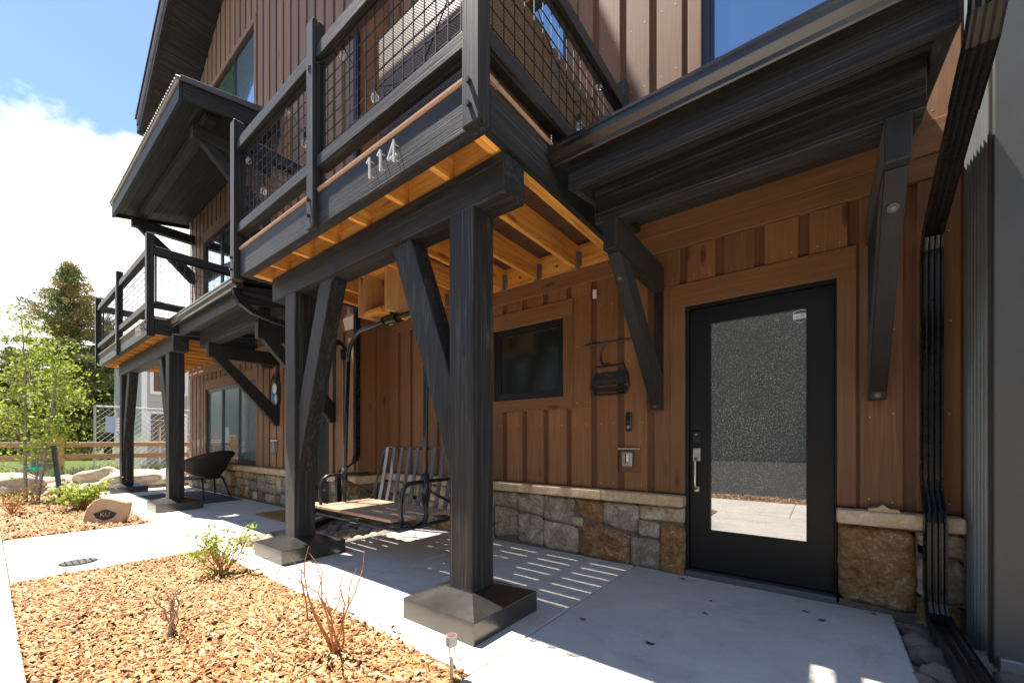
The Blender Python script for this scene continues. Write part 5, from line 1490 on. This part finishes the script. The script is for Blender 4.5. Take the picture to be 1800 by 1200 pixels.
# carved stone
plq = thing("carved_stone", "tan sandstone slab engraved with dark KU lettering standing in mulch beside the path", "stone", (-7.66, -2.54, 0))
pf = Vector((0.5, -0.87, 0)).normalized(); pu = Vector((0.87, 0.5, 0)).normalized()
pu = (Vector((-7.50, -2.42, 0)) - Vector((-7.78, -2.75, 0))).normalized(); pf = Vector((pu.y, -pu.x, 0))
pc = Vector((-7.66, -2.545, -0.03))
outl = [(-0.235, 0.0), (-0.245, 0.12), (-0.215, 0.25), (-0.15, 0.335), (-0.06, 0.375), (0.05, 0.36), (0.16, 0.325), (0.25, 0.30), (0.245, 0.18), (0.21, 0.05), (0.20, 0.0)]
m = MB(); n = len(outl)
tilt = Vector((0, 0, 1)) - pf * 0.12; tilt.normalize()
vs = [pc + pu * a + tilt * b + pf * 0.05 for a, b in outl] + [pc + pu * a + tilt * b - pf * 0.05 for a, b in outl]
m.add(vs, [tuple(range(n)), tuple(range(n, 2 * n))[::-1]] + [(i, (i + 1) % n, n + (i + 1) % n, n + i) for i in range(n)])
m.build("slab", plaque_m, plq, 0.012)
def on_plaque(pts, name, mat, off=0.0515):
    m = MB(); k = len(pts)
    m.add([pc + pu * a + tilt * b + pf * off for a, b in pts] + [pc + pu * a + tilt * b + pf * (off - 0.006) for a, b in pts], [tuple(range(k)), tuple(range(k, 2 * k))[::-1]] + [(i, (i + 1) % k, k + (i + 1) % k, k + i) for i in range(k)])
    return m.build(name, mat, plq)
on_plaque([(0.0 + 0.125 * math.cos(a) * (1 + 0.10 * math.sin(5 * a)), 0.145 + 0.065 * math.sin(a) * (1 + 0.12 * math.cos(4 * a))) for a in np.linspace(0, 2 * PI, 28, endpoint=False)], "dark_patch", ink)
text_mb("KU", 0.085, plaque_m, "engraved_letters", plq, pc + tilt * 0.146 + pf * 0.0525, pu, tilt, 0.001)

drain = thing("drain_cover", "round dark metal drain cover set in the pale path", "drain cover", (-5.37, -3.03, 0))
MB().disc((-5.37, -3.03, 0.001), 0.125, 'z', 0.005, 24).build("rim", blackmetal, drain)
MB().disc((-5.37, -3.03, 0.006), 0.110, 'z', 0.003, 24).build("plate", plain("cast_iron", (0.05, 0.05, 0.05), 0.6), drain)
for i in range(5):
    B("grate_bar", blackmetal, drain, -5.37 - 0.085, -5.37 + 0.085, -3.03 - 0.085 + i * 0.04, -3.03 - 0.075 + i * 0.04, 0.009, 0.0125)

sol = thing("solar_path_light", "small solar stake light at the mulch edge by the nearest post base", "path light", (-1.37, -2.235, -0.03))
sxp = (-1.365, -2.235)
MB().tube([(sxp[0], sxp[1], -0.05), (sxp[0], sxp[1], 0.095)], 0.0085, 8).build("stake", grey_m, sol)
MB().tube([(sxp[0], sxp[1], 0.095), (sxp[0], sxp[1], 0.105), (sxp[0], sxp[1], 0.165)], [0.009, 0.014, 0.020], 12).build("lens", bulbglass, sol, 0, False)
MB().tube([(sxp[0], sxp[1], 0.163), (sxp[0], sxp[1], 0.205)], 0.0265, 16).build("cap", grey_m, sol)
MB().disc((sxp[0], sxp[1], 0.2055), 0.020, 'z', 0.001, 14).build("solar_cell", plain("solar_cell", (0.16, 0.08, 0.10), 0.2), sol)

# grass
gr = []; tint = []
g4 = random.Random(9)
m = MB()
tufts = [(g4.uniform(-16.2, -13.6), g4.uniform(-5.2, 1.2)) for _ in range(120)]
for (tx, ty) in tufts:
    for k in range(34):
        a = g4.uniform(0, 2 * PI); h = g4.uniform(0.16, 0.50); sp = g4.uniform(0.03, 0.22)
        bx, by = tx + g4.gauss(0, 0.06), ty + g4.gauss(0, 0.06)
        ex_, ey_ = bx + math.cos(a) * sp, by + math.sin(a) * sp
        w = 0.006
        m.add([(bx - w * math.sin(a), by + w * math.cos(a), -0.04), (bx + w * math.sin(a), by - w * math.cos(a), -0.04), ((bx + ex_) / 2 + w * math.sin(a), (by + ey_) / 2 - w * math.cos(a), h * 0.65), (ex_, ey_, h), ((bx + ex_) / 2 - w * math.sin(a), (by + ey_) / 2 + w * math.cos(a), h * 0.65)], [(0, 1, 2, 3, 4)])
        tint.append(g4.random())
me = bpy.data.meshes.new("grass"); me.from_pydata(m.v, [], m.f)
at = me.attributes.new("tint", 'FLOAT', 'FACE'); at.data.foreach_set("value", tint)
me.materials.append(grass_m)
o = bpy.data.objects.new("grass", me); col.objects.link(o); o["kind"] = "stuff"; tag(o, "blue-green ornamental grass clumps along the wooden rail fence", "grass")

# wooden rail fence along the lot edge
fe = thing("rail_fence", "two-rail raw wood fence between the gravel and the side street", "fence", (-15.6, -2, 0))
for y in (-2.38, -5.4, 0.75):
    B("fence_post", pine_z, fe, -15.69, -15.51, y - 0.09, y + 0.09, -0.1, 1.29, 0.012)
for (a, b) in ((-5.3, -2.48), (-2.28, 0.65)):
    for z in (1.00, 0.68):
        B("fence_rail", railwood, fe, -15.655, -15.545, a, b, z - 0.055, z + 0.075, 0.01)
B("rail_bracket", white_m, fe, -15.50, -15.44, 0.62, 0.80, 0.88, 1.10, 0.005)

# chain-link fence
cf = thing("chain_link_fence", "galvanised chain-link fence panel beyond the wooden rail fence", "fence", (-18.5, 0.3, 0))
for y in (-1.40, 0.2, 1.9, 3.6):
    MB().tube([(-18.5, y, -0.05), (-18.5, y, 2.25 if y != 0.2 else 1.62)], 0.035, 8).build("fence_post", galv, cf)
MB().tube([(-18.5, -1.40, 2.22), (-18.5, 3.6, 2.22)], 0.025, 8).build("top_rail", galv, cf)
ml = MB(); w = 0.0055; step = 0.17
for s_ in (1, -1):
    y = -1.4 - 2.4
    while y < 3.6 + 2.4:
        # diagonal wire from (y, 0.1) to (y + s*2.1, 2.2), clipped to the panel
        t0, t1 = 0.0, 1.0
        ya, yb_ = y, y + s_ * 2.1
        lo, hi = -1.4, 3.6
        for bound, sgn in ((lo, 1), (hi, -1)):
            fa, fb = sgn * (ya - bound), sgn * (yb_ - bound)
            if fa < 0 and fb < 0: t0 = 2; break
            if fa < 0: t0 = max(t0, fa / (fa - fb))
            elif fb < 0: t1 = min(t1, fa / (fa - fb))
        if t0 < t1:
            p = (-18.5 + 0.006 * s_, ya + (yb_ - ya) * t0, 0.1 + 2.1 * t0); q = (-18.5 + 0.006 * s_, ya + (yb_ - ya) * t1, 0.1 + 2.1 * t1)
            ml.tube([p, q], w, 3, False)
        y += step
ml.build("chain_mesh", galv, cf)
sgn = thing("fence_sign", "blue and white notice sign hung on the chain-link fence", "sign", (-18.44, -0.45, 1.5))
B("panel", plain("sign_blue", (0.30, 0.42, 0.58), 0.5), sgn, -18.45, -18.43, -1.16, -0.66, 1.38, 1.90)
for k in range(5):
    B("text_strip", white_m, sgn, -18.428, -18.424, -0.93, -0.69, 1.43 + k * 0.092, 1.485 + k * 0.092)
bol = thing("charger_post", "white utility post with yellow base and hanging black cable beyond the fence", "post", (-19.2, 1.15, 0))
B("post_body", white_m, bol, -19.4, -19.0, 0.75, 1.10, 0.0, 2.1, 0.02); B("guard", yellow_m, bol, -19.02, -18.86, 1.25, 1.45, 0.0, 1.15, 0.02)
MB().tube([(-18.95, 1.15, 2.1), (-18.9, 1.36, 2.15), (-18.9, 1.48, 1.9), (-18.9, 1.46, 1.0)], 0.018, 6).build("cable", blackmetal, bol)
mk = MB().tube([(-17.2, -2.25, -0.05), (-17.3, -2.42, 1.7)], 0.022, 6).build("marker_pole", orange_m); tag(mk, "thin orange marker pole beyond the wooden fence post", "pole")
ub = B("utility_box", greenbox, None, -18.4, -17.6, -2.75, -2.2, -0.05, 1.15, 0.04); tag(ub, "dark green utility box behind the wooden fence post", "utility box")

# ================================================================== BACKGROUND TREES
Fv = Vector((-math.sin(R(37.6)), math.cos(R(37.6)), 0)); Rv = Vector((math.cos(R(37.6)), math.sin(R(37.6)), 0))
def conifer(name, label, base, h, rad, seed, n, mat, size, bare=0.14, brown=0.25, gaps=0.3):
    t = thing(name, label, "tree", base)
    g_ = random.Random(seed)
    tr = MB(); tr.tube([(base[0], base[1], -0.1), (base[0] + 0.05, base[1], h * 0.3), (base[0] - 0.03, base[1], h * 0.7), (base[0], base[1], h * 0.985)], [h * 0.024, h * 0.018, h * 0.009, h * 0.002], 9)
    c = []
    nb = 170
    for i in range(nb):
        f = bare + (1 - bare) * (i / nb) ** 0.92
        L_ = rad * (1 - f) ** 0.92 * g_.uniform(0.55, 1.15) + 0.015 * rad
        a = i * 2.39996 + g_.uniform(-.4, .4)
        z0 = h * f
        p = Vector((base[0], base[1], z0))
        d = Vector((math.cos(a), math.sin(a), 0))
        lift_ = 0.28 if f > 0.6 else -0.08
        q = p + d * L_ + Vector((0, 0, L_ * (lift_ + g_.uniform(-.12, .06))))
        tr.tube([p, p.lerp(q, 0.5) + Vector((0, 0, 0.05 * L_)), q], [h * 0.0035, h * 0.0025, h * 0.001], 4)
        k = max(3, int(L_ / rad * 26))
        for w in range(k):
            ff = (w + 1) / k
            if g_.random() < gaps * 0.4: continue
            e = p.lerp(q, ff)
            side = Vector((-d.y, d.x, 0)) * g_.uniform(-1, 1) * L_ * 0.22 * (1.15 - ff * 0.8)
            c.append(tuple(e + side - Vector((0, 0, abs(g_.gauss(0, 0.02 * rad))))))
    tr.build("trunk", bark, t, 0, True)
    def tf(P, gg):
        clump = np.array([mnoise.noise(Vector((p[0] * 0.9, p[1] * 0.9, p[2] * 0.9))) for p in P])
        base_t = 0.35 + 0.45 * clump + gg.normal(0, 0.13, len(P))
        hi = (P[:, 2] - h * 0.5) / (h * 0.5)
        isb = (gg.uniform(0, 1, len(P)) < brown * np.clip(hi + 0.3, 0, 1)) & (clump > -0.1)
        base_t = np.minimum(base_t, 0.74)
        base_t[isb] = gg.uniform(0.85, 1.0, isb.sum())
        return base_t
    leaf_cloud(c, n, size, mat, "crown", t, (0.026 * rad, 0.026 * rad, 0.020 * rad), seed, -0.2, 0.5, tf)
    return t
def at_px(px, depth):
    p = Vector((0, -3.55, 0)) + (Fv + Rv * ((px - 900) / 714.0)) * depth
    return (p.x, p.y, 0)
conifer("spruce", "tall spruce with rusty cones at its top behind the wooden fence", at_px(124, 27), 12.9, 6.0, 3, 80000, leaf_spruce, 0.095, 0.08, 0.45)
conifer("spruce", "dark green spruce standing just right of the coned spruce", at_px(190, 29), 9.6, 3.8, 6, 26000, leaf_dark, 0.12, 0.13, 0.0)
conifer("spruce", "dark lower spruce behind the young aspen at the far left", at_px(18, 30), 8.0, 3.8, 8, 22000, leaf_dark, 0.12, 0.05, 0.0)
conifer("spruce", "pale green spruce at the left picture edge beyond the aspen", at_px(-70, 26), 7.6, 3.4, 12, 16000, leaf_spruce, 0.11, 0.05, 0.1)
conifer("spruce", "spruce seen between house corner and far balcony post", at_px(345, 34), 8.5, 2.4, 15, 7000, leaf_dark, 0.12, 0.1, 0.0)

# grey house across the side street
gh = thing("grey_house", "light grey two-storey house with white trim beyond the chain-link fence", "house", (-26, 4.5, 0))
hx = -23.5
MB().box(hx - 6, hx, 0.6, 9.0, -0.05, 5.2).build("wall", graywall, gh)
for k in range(20):
    B("siding_course", graywall, gh, hx - 0.001, hx + 0.02, 0.6, 9.0, 0.1 + k * 0.25, 0.1 + k * 0.25 + 0.235)
MB().prism([(0.2, 5.15), (9.4, 5.15), (9.4, 5.3), (7.0, 5.9), (2.6, 5.9), (0.2, 5.3)], 'x', hx - 6.5, hx + 0.5).build("roof", street_m, gh)
for (y0, y1, z0, z1) in ((1.0, 2.1, 3.3, 4.9), (4.2, 5.6, 3.3, 4.9), (0.9, 1.7, 1.1, 2.3)):
    w_ = MB().box(hx + 0.021, hx + 0.06, y0 - 0.12, y1 + 0.12, z0 - 0.12, z1 + 0.12).build("window", whitetrim, gh)
    B("pane", pane_m, w_, hx + 0.061, hx + 0.075, y0, y1, z0, z1)
MB().prism([(2.6, 2.75), (7.0, 2.75), (7.0, 2.95), (4.8, 4.0), (2.6, 2.95)], 'x', hx + 0.06, hx + 1.6).build("porch_roof", whitetrim, gh)
for y in (2.8, 4.0, 6.7):
    B("porch_post", whitetrim, gh, hx + 1.35, hx + 1.55, y - 0.1, y + 0.1, -0.05, 2.75, 0.01)
B("porch_door", framebrown, gh, hx + 0.021, hx + 0.07, 4.4, 5.3, 0, 2.1)
B("corner_board", whitetrim, gh, hx + 0.021, hx + 0.06, 0.6, 0.78, 0, 5.1)
lh = thing("grey_house", "pale distant house at the far left behind the aspen's trunks", "house", (-52, -6, 0))
MB().box(-58, -50, -10.5, -4.5, -0.05, 2.5).build("wall", graywall, lh)
MB().prism([(-10.9, 2.45), (-4.1, 2.45), (-7.5, 4.0)], 'x', -58.4, -49.6).build("roof", street_m, lh)
for y0 in (-9.4, -6.6):
    w_ = MB().box(-49.999, -49.94, y0 - 0.1, y0 + 1.1, 0.9, 2.0).build("window", whitetrim, lh); B("pane", pane_m, w_, -49.939, -49.92, y0, y0 + 1.0, 1.0, 1.9)

# the place opposite, which the glass reflects
ob = thing("opposite_building", "pale green metal shed across the street, seen only in the window reflections", "building", (-8, -30, 0))
MB().box(-150, 26, -36, -24, -0.05, 10.5).build("wall", garage_m, ob)
MB().prism([(-36.4, 10.45), (-23.5, 10.45), (-30, 12.5)], 'x', -150.5, 26.5).build("roof", street_m, ob)
for x in (-100, -88, -76, -64, -24):
    dr = MB().box(x, x + 4, -23.999, -23.93, 0, 3.6).build("garage_door", graywall, ob)
    for k in range(5):
        B("door_groove", street_m, dr, x, x + 4, -23.93, -23.92, 0.6 + k * 0.6, 0.64 + k * 0.6)
